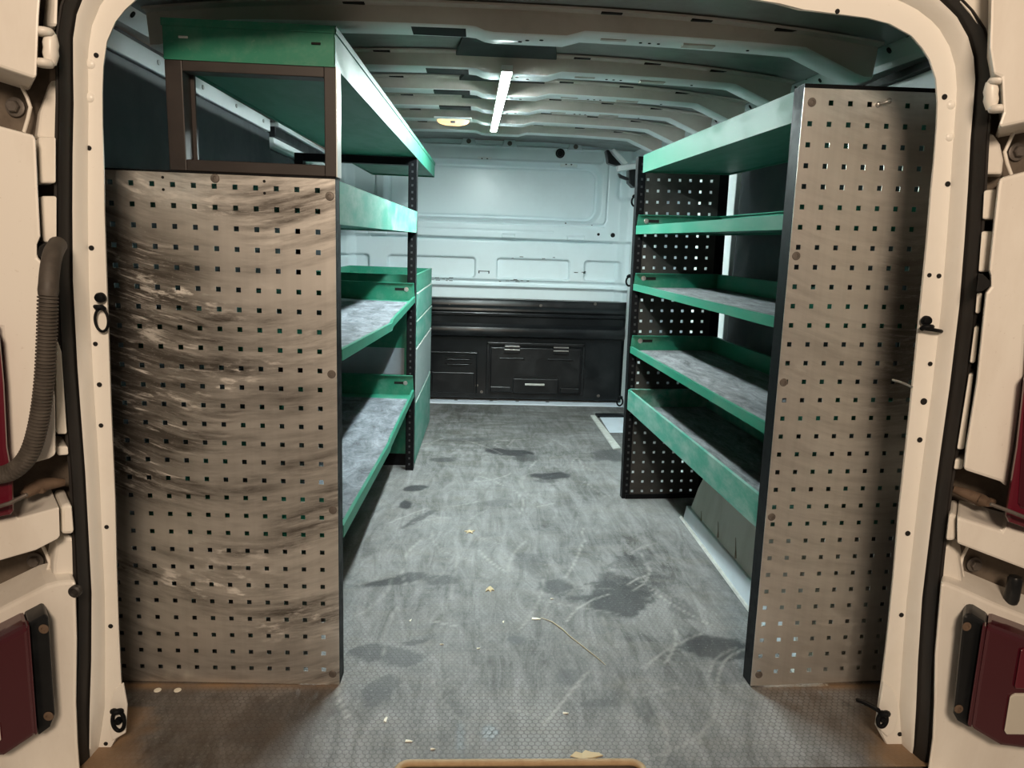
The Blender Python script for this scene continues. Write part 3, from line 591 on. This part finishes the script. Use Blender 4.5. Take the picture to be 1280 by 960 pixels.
def tail(name, P, split, m_in, label, screws=(), extra=(), dark=None):
    Y = -.318; w = [np.array(atY(x, y, Y)) for x, y in P]; c = np.mean(w, 0); o = empty(name, c)
    R = lambda x, y, YY: np.array(atY(x, y, YY))-c
    def sl(nm, P, Y0, Y1, m, bev=.004, par=o):
        a = [R(x, y, Y0) for x, y in P]; k = 1+(Y1-Y0)*.95; bb = [np.array((XC+(p[0]+c[0]-XC)*k-c[0], p[1]+(Y1-Y0), p[2])) for p in a]; q = MB(); q.prism(a, bb); return q.build(nm, m, par, bevel=bev)
    if dark: sl('housing', dark, Y, -.26, 'black_plastic', .006)
    sl('red_lens', split, Y-.006, -.26, m_in, .008)
    for nm, P2, m, d in extra: sl(nm, P2, Y-.006-d, Y+.01, m, .003)
    for x, y in screws: p = R(x, y, Y-.0005); bolt(o, p, (0, -1, 0), .008, 'screw', 'rusty')
    return tag(o, label, 'tail light')
tail('tail_light', [(-60, 800), (60, 768), (66, 900), (-60, 960)], [(-60, 828), (0, 800), (36, 781), (41, 850), (47, 919), (6, 946), (-60, 950)], 'red_lens', 'dark red tail light low on the left body corner', [(55, 786), (61, 895)],
     [('lens_rib', [(33, 784), (37, 782), (47, 917), (44, 920)], 'red_lens', .004), ('reverse_lens', [(-60, 900), (-10, 900), (0, 905), (2, 925), (-4, 933), (-60, 935)], 'clear_lens', .003)], dark=[(35, 780), (57, 768), (61, 771), (66, 850), (69, 893), (63, 909), (48, 920), (40, 850)])
tail('tail_light', [(1205, 768), (1340, 800), (1340, 950), (1190, 890)], [(1233, 781), (1280, 799), (1340, 822), (1340, 945), (1250, 933), (1213, 911), (1222, 850)], 'red_lens', 'dark red tail light low on the right body corner, with a clear reversing lens', [(1208, 783), (1198, 886)],
     [('lens_rib', [(1228, 782), (1233, 784), (1214, 911), (1209, 906)], 'red_lens', .003), ('reverse_lens', [(1262, 871), (1268, 868), (1340, 868), (1340, 920), (1258, 919), (1255, 914)], 'clear_lens', .004), ('fog_lens', [(1276, 812), (1340, 806), (1340, 862), (1269, 862), (1268, 858)], 'red_bright', .004)], dark=[(1206, 768), (1215, 769), (1234, 781), (1222, 850), (1213, 912), (1196, 902), (1191, 893), (1192, 880), (1203, 775)])
tail('tail_light', [(-60, 420), (8, 430), (18, 640), (-60, 660)], [(-60, 400), (0, 415), (6, 480), (10, 560), (17, 600), (18, 640), (14, 645), (-60, 660)], 'red_bright', 'red lamp strip at the far left edge behind the conduit', dark=None)
tail('tail_light', [(1279, 480), (1340, 480), (1340, 670), (1257, 650)], [(1280, 470), (1340, 470), (1340, 676), (1280, 661), (1260, 654), (1256, 646), (1270, 560)], 'red_bright', 'red lamp strip at the far right edge beside the check strap rod', extra=[('dark_lens', [(1282, 480), (1340, 480), (1340, 650), (1276, 636), (1272, 630)], 'red_lens', .002)])
# black plug by the lower right hinge, round plug on the left
b = MB(); p = atY(1266, 740, -.255); b.cyl((0, 0, -.025), (0, 0, 1), 1, 1, 16, [(.002, 0), (.010, .004), (.012, .012), (.012, .05), (.010, .055), (.001, .056)]); o = b.build('hinge_pin', 'black_plastic', smooth=40); o.location = p; tag(o, 'black hinge pin cap in the lower right pocket', 'cap')
b = MB(); p = atY(94, 739, -.283); b.cyl((0, 0, 0), (0, -1, 0), 1, 1, 20, [(.010, -.004), (.010, .003), (.007, .005), (.005, .002), (.001, .002)]); o = b.build('rubber_plug', 'rubber', smooth=40); o.location = p; tag(o, 'small round rubber plug beside the seal above the left tail light', 'plug')
def conduit():
    pts = np.array([atY(x, y, Y) for x, y, Y in ((72, 306, -.27), (66, 318, -.305), (62, 340, -.325), (60, 370, -.335), (58.5, 420, -.335), (55, 480, -.335), (48, 530, -.335), (37, 566, -.335), (20, 586, -.335), (-2, 594, -.335), (-40, 594, -.33))])
    # resample evenly
    def cat(t, P):
        i = int(min(max(t, 0), len(P)-2-1e-9)); u = t-i; p0, p1, p2, p3 = P[max(i-1, 0)], P[i], P[i+1], P[min(i+2, len(P)-1)]
        return .5*((2*p1)+(-p0+p2)*u+(2*p0-5*p1+4*p2-p3)*u*u+(-p0+3*p1-3*p2+p3)*u**3)
    fine = [cat(t, pts) for t in np.linspace(0, len(pts)-1.001, 600)]
    L = np.cumsum([0]+[np.linalg.norm(fine[i+1]-fine[i]) for i in range(599)]); 
    s_sm = np.interp(3.0/10*599, range(600), L)
    at = lambda s: np.array([np.interp(s, L, [f[k] for f in fine]) for k in range(3)])
    o = empty('door_cable_conduit', at(0))
    org = at(0); step = .0053; path, rad = [], []; s = s_sm
    while s < L[-1]:
        for ds, r in ((0, .0108), (.0016, .0138), (.0034, .0138), (.0048, .0108)): path.append(at(s+ds)-org); rad.append(r)
        s += step
    b = MB(); b.tube(path, rad, 16); b.build('corrugated_tube', 'conduit_grey', o, smooth=60)
    b = MB(); n = np.linspace(0, s_sm, 14); b.tube([at(t)-org for t in n], [.013]*12+[.0135, .0125], 16); b.build('sleeve', 'conduit_grey', o, smooth=60)
    tag(o, 'grey corrugated cable conduit looping down to the left door', 'conduit')
    slab('grommet_mouth', [(47, 318), (50, 309), (58, 304), (70, 303), (71, 326), (55, 326)], -.2925, -.24, 'hole', cl, 0)
    slab('grommet_mouth', [(1224, 343), (1229, 343), (1238, 352), (1237, 358), (1228, 364), (1221, 365)], -.2925, -.24, 'hole', cr, 0)
conduit()

# lashing rings on the jambs and near the bulkhead
def ring(loc, rx, rz, r, plate, rot, label, m='black_steel', gaplow=0):
    o = empty('lashing_ring', loc)
    b = MB(); b.tube([(rx*math.cos(a), 0, -rz+rz*math.sin(a)) for a in np.linspace(0, 2*math.pi, 28, endpoint=False)], r, 8, cyc=True)
    q = b.build('ring', m, o, smooth=60); q.rotation_euler = rot
    b = MB(); b.cyl((0, .004, plate[1]), (0, -1, 0), 1, 1, 20, [(plate[0], 0), (plate[0], .005), (plate[0]*.8, .009), (plate[0]*.35, .010)]); b.build('mount_plate', m, o, smooth=40)
    b = MB(); b.tube([(-rx*.55, 0, 0), (-rx*.5, -.006, .004), (0, -.009, .004), (rx*.5, -.006, .004), (rx*.55, 0, 0)], r*1.5, 8); b.build('bracket', m, o, smooth=50)
    return tag(o, label, 'ring')
p = atY(126, 386, -.210); ring(p, .0105, .0185, .0024, (.0085, .018), (0, 0, 0), 'oval lashing ring hanging from the left door jamb')
p = atY(1157, 411, -.212); o = ring(p, .0125, .020, .0032, (.0085, .014), (math.radians(82), 0, math.radians(-62)), 'lashing ring sticking out of the right door jamb')
p = atY(147, 889, -.209); ring(p, .0105, .0200, .0036, (.0065, -.020), (0, 0, 0), 'black lashing eye at the foot of the left door jamb')
p = atY(1104, 892, -.209); ring(p, .0085, .014, .0042, (.006, -.012), (0, 0, 0), 'black lashing eye at the foot of the right door jamb')
b = MB(); P = [(1098, 888), (1090, 883), (1080, 878), (1072, 875)]; b.tube([atY(x, y, -.214+.02*i) for i, (x, y) in enumerate(P)], .0045, 8); tag(b.build('hook_arm', 'black_steel', smooth=50), 'short black hook arm reaching from the right lashing eye over the floor', 'hook')
for (px, py, lab) in ((794, 246, 'small black ring on the white pillar below the door bracket by the bulkhead'), (787, 346, 'small black ring on the white pillar level with the middle right shelf'), (775, 503, 'small black ring low beside the bulkhead foot strip')):
    p = atY(px, py, 2.45) if py < 450 else atY(775, 497, 2.66); ring(p, .017, .024, .005, (.010, .004), (0, 0, 0), lab)
b = MB(); pts = [atY(x, y, -.205+.015*i) for i, (x, y) in enumerate(((1140, 484), (1132, 480), (1124, 477), (1116, 475)))]; b.tube(pts, .0022, 8); tag(b.build('wire_hook', 'chrome', smooth=50), 'thin wire hook poking out beside the right perforated panel', 'hook')

# door closing gear by the bulkhead, upper right
def gear():
    c = atY(786, 209, 2.42); o = empty('door_bracket', c); R = lambda x, y, Y=2.42: np.array(atY(x, y, Y))-c
    def sl(nm, P, Y0, Y1, m): 
        a = [R(x, y, Y0) for x, y in P]; q = MB(); q.prism(a, [np.array((p[0], p[1]+Y1-Y0, p[2])) for p in a]); return q.build(nm, m, o, bevel=.004)
    sl('arm', [(772, 207), (802, 203), (802, 210), (773, 214)], 2.40, 2.45, 'inner_paint'); sl('black_cover', [(757, 188), (761, 187), (766, 194), (777, 206), (770, 207), (760, 204)], 2.42, 2.47, 'black_plastic')
    sl('roller', [(786, 212), (799, 211), (800, 234), (792, 234), (786, 228)], 2.43, 2.5, 'black_plastic'); sl('stay', [(763, 188), (768, 185), (786, 204), (780, 206)], 2.43, 2.48, 'inner_paint'); sl('black_hook', [(773, 216), (778, 219), (786, 222), (786, 226), (775, 222)], 2.42, 2.45, 'black_plastic')
    tag(o, 'sliding door bracket with black roller high beside the bulkhead', 'bracket')
gear()

# ------------------------------------------------------------------ shelving racks
def rack_matrix(ox, oy, th, lean):
    m = Matrix(((math.cos(th), -math.sin(th), lean, ox), (math.sin(th), math.cos(th), 0, oy), (0, 0, 1, 0), (0, 0, 0, 1)))
    # keep it a rigid turn: yaw, then a slight lean
    return Matrix.Translation((ox, oy, 0)) @ Matrix.Rotation(math.atan(lean), 4, 'Y') @ Matrix.Rotation(th, 4, 'Z')
def tray(root, name, u0, u1, v0, v1, zb, zt, ze, face, green='green_paint', mat_m='rubber_mat', sag=0, vm=.8, slots=True, label=None):
    """folded steel tray; `face` is the u of the aisle lip, lip zb..zt, end and back walls up to ze"""
    T = .0022; s = 1 if face == u1 else -1; back = u0 if s > 0 else u1
    def sg(v):
        if not sag: return 0.
        if v < vm: return -sag*(v-v0)/(vm-v0)
        if v < vm+.03: return -sag+sag*.30*(v-vm)/.03
        return -sag*.70*(v1-v)/(v1-vm-.03)
    vs = sorted(set([v0, v1]+([vm-.02, vm, vm+.03]+list(np.linspace(v0, v1, 17)) if sag else [])))
    b = MB()
    # bottom sheet (follows the sag at the aisle side)
    fl = zb+.006
    b.strip([[(back, v, fl), ((back+face)/2, v, fl+sg(v)*.35), (face-s*.004, v, fl+sg(v)), (face, v, zb+sg(v)), (face, v, zt+sg(v)), (face-s*.008, v, zt+sg(v)), (face-s*.008, v, zt-.004+sg(v))] for v in vs])
    # back wall
    b.box(min(back, back+s*T), max(back, back+s*T), v0, v1, zb, ze); b.box(min(back, back+s*.012), max(back, back+s*.012), v0, v1, ze-T, ze)
    # end walls with folded rims; their aisle end slopes down to the lip
    for v, d in ((v0, 1), (v1, -1)):
        a = [(back, v, zb), (face-s*.002, v, zb), (face-s*.002, v, zt-.002), (face-s*.006, v, ze), (back, v, ze)]; b.prism(a, [(p[0], p[1]+d*T, p[2]) for p in a])
        b.box(min(back, face-s*.006), max(back, face-s*.006), min(v, v+d*.012), max(v, v+d*.012), ze-T, ze)
    o = b.build(name, green, root, solid=.0012)
    if label: o['label'] = label
    if mat_m:
        q = MB(); q.strip([[(back+s*.014, v, fl+.002), ((back+face)/2, v, fl+.0035+sg(v)*.35), (face-s*.009, v, fl+.003+sg(v))] for v in ([w for w in vs if v0+.015 < w < v1-.015] or [])+[]] if sag else [[(back+s*.014, v, fl+.003), (face-s*.009, v, fl+.003)] for v in (v0+.014, v1-.014)])
        q.build('mat', mat_m, o, solid=.003)
    if slots:
        uu = face-s*.035; zz = (zb+ze)/2+.012
        q = MB(); q.box(min(uu-s*.008, uu-s*.045), max(uu-s*.008, uu-s*.045), v1-T-.0015, v1-T, zz-.005, zz+.005); q.build('bolt_slot', 'hole', o)
        bolt(o, (uu, v1-T, zz), (0, -1, 0), .009, 'bolt', 'chrome')
    return o
# ---- left rack
LR = empty('shelving_rack', matrix=rack_matrix(-.7262, 0, -.0189, .0069))
zt = 1.0294
us = [i*PITCH for i in range(-1, 11)]; zs = sorted(zt-j*PITCH for j in range(27))
ep = perf(us, zs, .0047, -.078, .414, .004, 1.051).build('end_panel', 'scuffed_steel', LR, solid=.0016)
ep['label'] = 'scuffed perforated steel panel'
for u, z in ((.404, 1.020), (.193, 1.0435), (.404, .681), (.404, .399), (.400, .029)): bolt(ep, (u, -.001, z), (0, -1, 0), .0082)
for u, z in ((.097, 1.0415), (.097, 1.0195), (.283, 1.0420), (.283, 1.0205)): disc(ep, (u, -.0007, z), (0, -1, 0), .0027, 'rivet_hole', 'hole', .0004)
b = MB(); b.box(-.078, .414, -.001, .02, 1.0512, 1.0545); b.build('top_edge', 'black_steel', LR)
def post(root, name, u0, u1, v0, v1, z0, z1, m='black_steel', holes=None):
    b = MB(); b.box(u0, u1, v0, v1, z0, z1); o = b.build(name, m, root, bevel=.002)
    if holes:
        q = MB(); 
        for z in np.arange(z0+.03, z1-.02, .0254): q.box(holes[0]-.0035, holes[0]+.0035, holes[1]-.0012, holes[1], z-.004, z+.004)
        q.build('punched_holes', m if holes[2] is None else holes[2], o)
    return o
post(LR, 'post', .4005, .4145, .001, .045, 0, 1.250); post(LR, 'post', -.078, -.045, .001, .045, 0, 1.25)
post(LR, 'post', .382, .4150, 1.472, 1.515, 0, 1.250, holes=(.398, 1.472, 'dark_dot')); post(LR, 'post', -.05, -.018, 1.472, 1.515, 0, 1.25)
# brown square-section frame standing on the end panel
def bars(root, name, m, rects, v0, v1):
    b = MB()
    for u0, u1, z0, z1 in rects: b.box(u0, u1, v0, v1, z0, z1)
    return b.build(name, m, root, bevel=.0015)
bars(LR, 'upper_frame', 'brown_steel', [(.111, .142, 1.055, 1.247), (.3955, .4165, 1.055, 1.247), (.142, .3955, 1.2285, 1.247), (.142, .3955, 1.055, 1.0755)], -.002, .035)
b = MB(); b.box(.139, .149, .034, .040, 1.060, 1.24); b.build('guide_strip', 'brown_steel', LR)
b = MB(); b.box(.4165, .4185, -.001, .035, 1.055, 1.248); b.build('glint_strip', 'inner_paint', LR)  # white strip painting the LED's reflection on the frame side
bars(LR, 'cross_bar', 'black_steel', [(-.02, .382, 1.222, 1.250)], 1.474, 1.512)
tray(LR, 'shelf', .111, .416, -.002, 2.31, 1.2475, 1.313, 1.313, .416, mat_m=None, slots=False, label='long green top tray')
b = MB(); b.box(.108, .4185, -.004, 2.314, 1.3035, 1.3160); b.box(.113, .414, .004, 2.306, 1.3035, 1.3165); 
b = MB()
for bx_ in ((.109, .4185, -.0045, -.002), (.109, .4185, 2.31, 2.3125)): b.box(bx_[0], bx_[1], bx_[2], bx_[3], 1.3035, 1.316)
b.box(.4162, .4187, -.0045, 2.3125, 1.3035, 1.316); b.build('tray_rim', 'green_paint', LR)
for u, m in ((.147, 'inner_paint'), (.382, 'hole')):  # pale fill paints the light showing through one slot
    b = MB(); b.box(u-.008, u+.009, -.0052, -.003, 1.283, 1.287); b.build('tray_slot', m, LR, bevel=.001)
tray(LR, 'shelf', 0, .4148, .035, 1.490, .970, 1.050, 1.045, .4148, 'green_worn', mat_m='rubber_mat', slots=False)
tray(LR, 'shelf', 0, .4148, .050, 1.468, .700, .722, .775, .4148, mat_m='dusty_mat', sag=.030, vm=.80)
tray(LR, 'shelf', 0, .4148, .050, 1.468, .318, .345, .405, .4148, mat_m='dusty_mat', sag=.022, vm=.77)
tag(LR, 'shelving rack on the left with a scuffed perforated panel and long green top tray', 'shelving')
# ---- drawer cabinet beyond it
DC = empty('drawer_cabinet', matrix=rack_matrix(-.7262, 0, -.0189, .0069) @ Matrix.Translation((0, 1.535, 0)))
b = MB(); b.box(.0, .408, .0, .755, .055, .735); b.build('carcass', 'green_paint', DC, bevel=.002)
b = MB(); b.box(.0, .400, .004, .751, .0, .055); b.build('plinth', 'black_steel', DC, bevel=.002)
b = MB(); b.box(.02, .366, -.002, .0, .395, .505); b.build('end_infill', 'grey_sheet', DC)
b = MB()
for q in ((.0, .412, .0, .003), (.0, .412, .752, .755), (.0, .003, .0, .755), (.409, .412, .0, .755)): b.box(*q, .735, .802)
b.box(.0, .412, .0, .012, .799, .803); b.box(.400, .413, .0, .755, .799, .803); b.build('tray', 'green_paint', DC)
for k, (z0, z1, m) in enumerate(((.010, .278, 'green_worn'), (.281, .503, 'grey_worn'), (.506, .618, 'green_worn'), (.621, .732, 'green_worn'))):
    if m == 'grey_worn' and m not in M: painted('grey_worn', (.20, .27, .26), (.45, .48, .48), .9, .45, 30)
    b = MB(); b.box(.408, .4145, .002, .753, z0 if z0 > .02 else .012, z1); d = b.build('drawer', m, DC, bevel=.003)
    if m == 'grey_worn': d['label'] = 'scratched grey drawer front'
    b = MB(); b.box(.4140, .4155, .01, .745, z1-.006, z1-.002); b.build('edge_pull', 'alu_strip', d)
tag(DC, 'green steel drawer cabinet with an open top tray between the left rack and the bulkhead', 'cabinet')
# ---- right rack
RR = empty('shelving_rack', matrix=rack_matrix(.5995, -.0156, .0472, -.0148))
zt = 1.2183
us = [i*PITCH for i in range(9)]; zs = sorted(zt-j*PITCH for j in range(32))
ep = perf(us, zs, .0047, -.0165, .335, .004, 1.2435, skip={(0, 31), (4, 31)}).build('end_panel', 'panel_steel', RR, solid=.0016); ep['label'] = 'brushed perforated steel panel facing the door'
for u, z in ((.000, 1.2183), (-.003, .935), (-.005, .684), (-.004, .397), (.0, .031)): bolt(ep, (u, -.001, z), (0, -1, 0), .0082)
b = MB(); b.box(-.0165, .335, -.0015, .025, 1.2437, 1.251); b.build('top_edge', 'black_steel', RR)
post(RR, 'post', -.0165, -.004, .001, .042, 0, 1.250); post(RR, 'post', .30, .335, .001, .042, 0, 1.25)
post(RR, 'post', -.0125, .017, 1.182, 1.215, 0, 1.250, holes=(.004, 1.182, 'dark_dot')); post(RR, 'post', .283, .318, 1.182, 1.215, 0, 1.25)
rp = perf([.026+i*PITCH for i in range(7)], sorted(1.2108-j*PITCH for j in range(32)), .0047, .010, .300, .004, 1.243).build('end_panel', 'shaded_steel', RR, solid=.0016); rp.location = (0, 1.1835, 0); rp['label'] = 'perforated panel at the inner end, painted dark for shade'
b = MB(); b.box(.0, .30, 1.178, 1.186, .0, .018); b.build('foot_rail', 'black_steel', RR)
for k, (zb, zt_, ze, gm, mm, lab) in enumerate(((1.190, 1.247, 1.247, 'green_paint', None, None), (.986, 1.014, 1.052, 'green_paint', 'rubber_mat', None), (.789, .810, .849, 'green_paint', 'rubber_mat', None), (.5625, .5845, .625, 'green_paint', 'rubber_mat', None), (.351, .424, .427, 'green_worn', 'rubber_mat', 'deep fronted bottom shelf'))):
    tray(RR, 'shelf', -.0090, .300, .030 if k == 0 else .044, 1.128 if k == 0 else 1.180, zb, zt_, ze, -.0090, gm, mat_m=mm, slots=k in (1, 2, 3), label=lab)
tag(RR, 'shelving rack on the right with a tall clean perforated end panel and five green shelves', 'shelving')
# pin hooked through the right panel
c = RR.matrix_world @ Vector((.140, -.003, 1.2215)); o = empty('panel_pin', c)
b = MB(); b.tube([(-.009, -.002, -.002), (-.003, -.012, -.001), (.004, -.012, .002), (.009, -.002, .004)], .0020, 8); b.build('wire', 'chrome', o, smooth=50)
for x, z in ((-.010, -.003), (.010, .004)):
    b = MB(); b.cyl((x, .0005, z), (0, -1, 0), 1, 1, 14, [(.005, 0), (.005, .003), (.003, .005), (.0005, .0055)]); b.build('head', 'chrome', o, smooth=50)
tag(o, 'small steel wire pin hooked through the top row of the right perforated panel', 'pin')

# ------------------------------------------------------------------ wheel arch under the right rack
def arch():
    prof = [(.955, .0), (.935, .055), (.90, .14), (.85, .22), (.77, .275), (.66, .305), (.50, .315), (.30, .30), (.18, .26), (.09, .18), (.04, .08), (.02, 0)]
    b = MB(); X0 = .716
    loopA = [(X0+.10*z, y, z) for y, z in prof]; loopB = [(.93, y, z) for y, z in prof]; b.prism(loopA, loopB)
    o = b.build('wheel_arch', 'arch_lining', bevel=.012)
    b = MB(); a = [(X0-.006, .965, .0), (X0-.004, .945, .058), (X0+.002, .10, .075), (X0-.006, .02, .0)]; b.prism(a, [(p[0]+.02, p[1], p[2]) for p in a]); b.build('white_flange', 'white_sill', o, bevel=.003)
    b = MB(); b.tube([(X0-.010, .975, .003), (X0-.010, .02, .003)], .006, 6); b.build('sealant_bead', 'alu_strip', o)
    # dried runs of glue down the lining
    for px, py0, py1 in ((877, 622, 653), (898, 628, 672), (920, 640, 698)):
        p = [on_plane(px, y, (X0+.012, 0, .12), (1, 0, -.10)) for y in np.linspace(py0+(py1-py0)*.55, py1, 6)]
        b = MB(); b.tube([(q[0]-.001, q[1], q[2]) for q in p], [.0006, .0008, .001, .0014, .003, .0035], 8); b.build('glue_run', 'glue', o, smooth=60)
    return struct(o, 'grey lined wheel arch with a white foot flange under the right rack', 'wheel arch')
arch()

# ------------------------------------------------------------------ lamps
def led():
    a = ROOF(634, 88, -.012); c = ROOF(617, 163, -.012); o = empty('led_strip_light', (a+c)/2); d = c-a; L = np.linalg.norm(d); d /= L
    s = np.cross(d, (0, 0, 1)); s /= np.linalg.norm(s); u = np.cross(s, d); h = L/2
    def bar(w, z0, z1, e):
        P = lambda t, k, z: d*t+s*k+u*z
        return MB().prism([P(-h-e, -w, z0), P(-h-e, w, z0), P(-h-e, w, z1), P(-h-e, -w, z1)], [P(h+e, -w, z0), P(h+e, w, z0), P(h+e, w, z1), P(h+e, -w, z1)])
    ho = bar(.0142, .002, .012, .006); P = lambda t, k, z: d*t+s*k+u*z
    for k0, k1 in ((-.0142, -.0114), (.0114, .0142)): ho.prism([P(-h-.006, k0, -.0030), P(-h-.006, k1, -.0030), P(-h-.006, k1, .002), P(-h-.006, k0, .002)], [P(h+.006, k0, -.0030), P(h+.006, k1, -.0030), P(h+.006, k1, .002), P(h+.006, k0, .002)])
    for e0, e1 in ((-h-.006, -h-.002), (h+.002, h+.006)): ho.prism([P(e0, -.0142, -.0045), P(e0, .0142, -.0045), P(e0, .0142, .002), P(e0, -.0142, .002)], [P(e1, -.0142, -.0045), P(e1, .0142, -.0045), P(e1, .0142, .002), P(e1, -.0142, .002)])
    ho.build('housing', 'inner_paint', o)
    bar(.0112, -.0045, .0015, .0).build('diffuser', 'led', o)
    tag(o, 'bright white LED strip light fixed lengthways under the roof', 'lamp')
led()
def dome():
    a, c = ROOF(545, 150, -.006), ROOF(588, 150, -.006); o = empty('dome_lamp', (a+c)/2); w = (c[0]-a[0])/2
    b = MB(); b.box(-w-.006, w+.006, -.030, .030, -.002, .008); b.build('base', 'inner_paint', o, bevel=.003)
    prof = []; b = MB(); lo = []
    for t in np.linspace(0, 1, 6):
        k = math.cos(t*math.pi/2*.92); lo.append([(w*(.93*k+.05*(1-k)) * math.copysign(abs(math.cos(a_))**.5, math.cos(a_)), .024*k*math.copysign(abs(math.sin(a_))**.6, math.sin(a_)), -.002-.020*math.sin(t*math.pi/2)) for a_ in np.linspace(0, 2*math.pi, 28, endpoint=False)])
    b.strip(lo, True); b.f.append(tuple(range(5*28, 6*28))); b.build('lens', 'dome_glow', o, smooth=60)
    b = MB(); b.box(-.010, .010, -.027, -.020, -.016, -.006); b.build('switch', 'grey_sheet', o, bevel=.002)
    tag(o, 'small amber glowing dome lamp on the roof left of the LED strip', 'lamp')
dome()

b = MB(); b.box(-5, 5, -7, 3.2, -.66, -.60); g = b.build('ground', 'garage_concrete'); struct(g, 'pale concrete garage floor under and behind the van', 'ground')
# ------------------------------------------------------------------ litter on the floor
def flat(name, px, py, pts, m, label, cat, sc=1, z=.002, rot=0):
    c = atZ(px, py, 0); o_ = MB(); cr_, sr = math.cos(rot), math.sin(rot)
    P = [((x*cr_-y*sr)*sc, (x*sr+y*cr_)*sc) for x, y in pts]; n = len(P)
    o_.prism([(x, y, .0006) for x, y in P], [(x*.96, y*.96, z+.0015*math.sin(i*2.1)) for i, (x, y) in enumerate(P)])
    o = o_.build(name, m); o.location = (c[0], c[1], .0004); return tag(o, label, cat)
flat('leaf', 612, 737, [(-.012, -.016), (-.004, -.006), (.003, -.018), (.006, -.004), (.013, -.010), (.009, .008), (.002, .018), (-.003, .010), (-.009, .004)], 'leaf', 'pale torn leaf scrap in the middle of the aisle floor', 'leaf')
flat('leaf', 587, 665, [(-.018, .002), (-.006, .006), (0, .018), (.005, .007), (.018, .008), (.008, -.002), (.012, -.016), (0, -.007), (-.012, -.015), (-.007, -.003)], 'leaf', 'star-shaped pale leaf scrap farther up the aisle floor', 'leaf')
flat('leaf', 733, 946, [(-.035, 0), (-.022, .012), (-.008, .010), (0, .018), (.012, .010), (.028, .012), (.036, .002), (.015, -.006), (-.01, -.008)], 'leaf', 'tan leaf scrap lying against the rear floor lip', 'leaf', .9)
b = MB(); P = [(676, 772), (690, 777), (704, 787), (712, 795), (730, 809), (744, 820), (757, 831)]; b.tube([tuple(atZ(x, y, .002)) for x, y in P], [.0008, .0013, .0013, .0012, .0011, .001, .0006], 6); tag(b.build('straw', 'straw', smooth=60), 'thin bent straw stalk lying on the floor to the right of the aisle centre', 'straw')
for (px, py, s, r, lab) in ((670, 774, 1.5, 0, 'white chip at the near tip of the straw'), (482, 900, 1.0, 1.5, 'upright pale splinter near the left rear floor'), (513, 776, .7, 1.4, 'white chip on the floor left of the leaf scrap'), (552, 806, .6, .3, 'white chip on the aisle floor below the leaf scrap'), (511, 927, .9, 0, 'cream splinter in front of the rear floor lip'), (541, 937, .6, .2, 'cream chip right of the cream splinter at the rear'), (629, 778, .7, 1.5, 'white chip standing right of the leaf scrap'), (598, 811, .6, .5, 'white chip in the middle of the near floor'), (690, 749, .6, 0, 'white chip left of the large dark stain'), (707, 892, .8, .1, 'cream splinter on the right of the near floor')):
    flat('floor_chip', px, py, [(-.008, -.0025), (.006, -.003), (.009, .001), (.002, .003), (-.007, .0025)], 'chip', lab, 'chip', s, .0015, r)
for px, lab in ((197, 'pale floor screw cap, the left of two by the left panel foot'), (222, 'pale floor screw cap, the right of two by the left panel foot')):
    c = atZ(px, 863); b = MB(); b.cyl((0, 0, 0), (0, 0, 1), 1, 1, 16, [(.0075, 0), (.007, .0012), (.003, .002), (.0004, .002)]); o = b.build('screw_cap', 'chip', smooth=50); o.location = (c[0], c[1], .0003); tag(o, lab, 'screw cap')

for o in list(COL.objects):            # repeats share a group
    g = {'floor_chip': 'pale chips lying on the load floor', 'screw_cap': 'screw caps in the load floor', 'leaf': 'leaf scraps on the load floor', 'lashing_ring': 'lashing rings and eyes of the load bay', 'hinge_bolt': 'hinge bolts in the body corner pockets', 'check_strap': 'door check straps', 'tail_light': 'tail lights on the rear body corners', 'shelving_rack': 'shelving racks along the two sides'}.get(o.name.split('.')[0])
    if g and o.parent is None: o['group'] = g
# ------------------------------------------------------------------ light, world, camera
W = bpy.data.worlds.new('world'); SC.world = W; W.use_nodes = True
W.node_tree.nodes['Background'].inputs[0].default_value = (1.0, .80, .62, 1); W.node_tree.nodes['Background'].inputs[1].default_value = .13
def area(name, loc, target, size, power, col):
    l = bpy.data.lights.new(name, 'AREA'); l.shape = 'RECTANGLE'; l.size, l.size_y = size; l.energy = power; l.color = col
    o = bpy.data.objects.new(name, l); COL.objects.link(o); o.location = loc; o.rotation_euler = (Vector(target)-Vector(loc)).to_track_quat('-Z', 'Y').to_euler()
    return tag(o, 'warm garage lamp hanging behind the van', 'lamp')
area('garage_lamp', (.06, -2.45, 1.8), (.05, 0, .6), (.50, .40), 54, (1.0, .775, .575))
cam = bpy.data.cameras.new('camera'); co = bpy.data.objects.new('camera', cam); COL.objects.link(co)
cam.sensor_fit = 'HORIZONTAL'; cam.sensor_width = 36; cam.lens = FPX/1280*36; cam.clip_start = .02
co.matrix_world = Matrix(((CR[0], CU[0], -CF[0], CAM[0]), (CR[1], CU[1], -CF[1], CAM[1]), (CR[2], CU[2], -CF[2], CAM[2]), (0, 0, 0, 1)))
SC.camera = co
vs = SC.view_settings; vs.view_transform = 'Standard'; vs.look = 'None'; vs.gamma = 1; vs.use_curve_mapping = False; vs.exposure = 0.0
SC.cycles.use_denoising = True; SC.cycles.max_bounces = 10; SC.cycles.diffuse_bounces = 5; SC.cycles.sample_clamp_indirect = 6
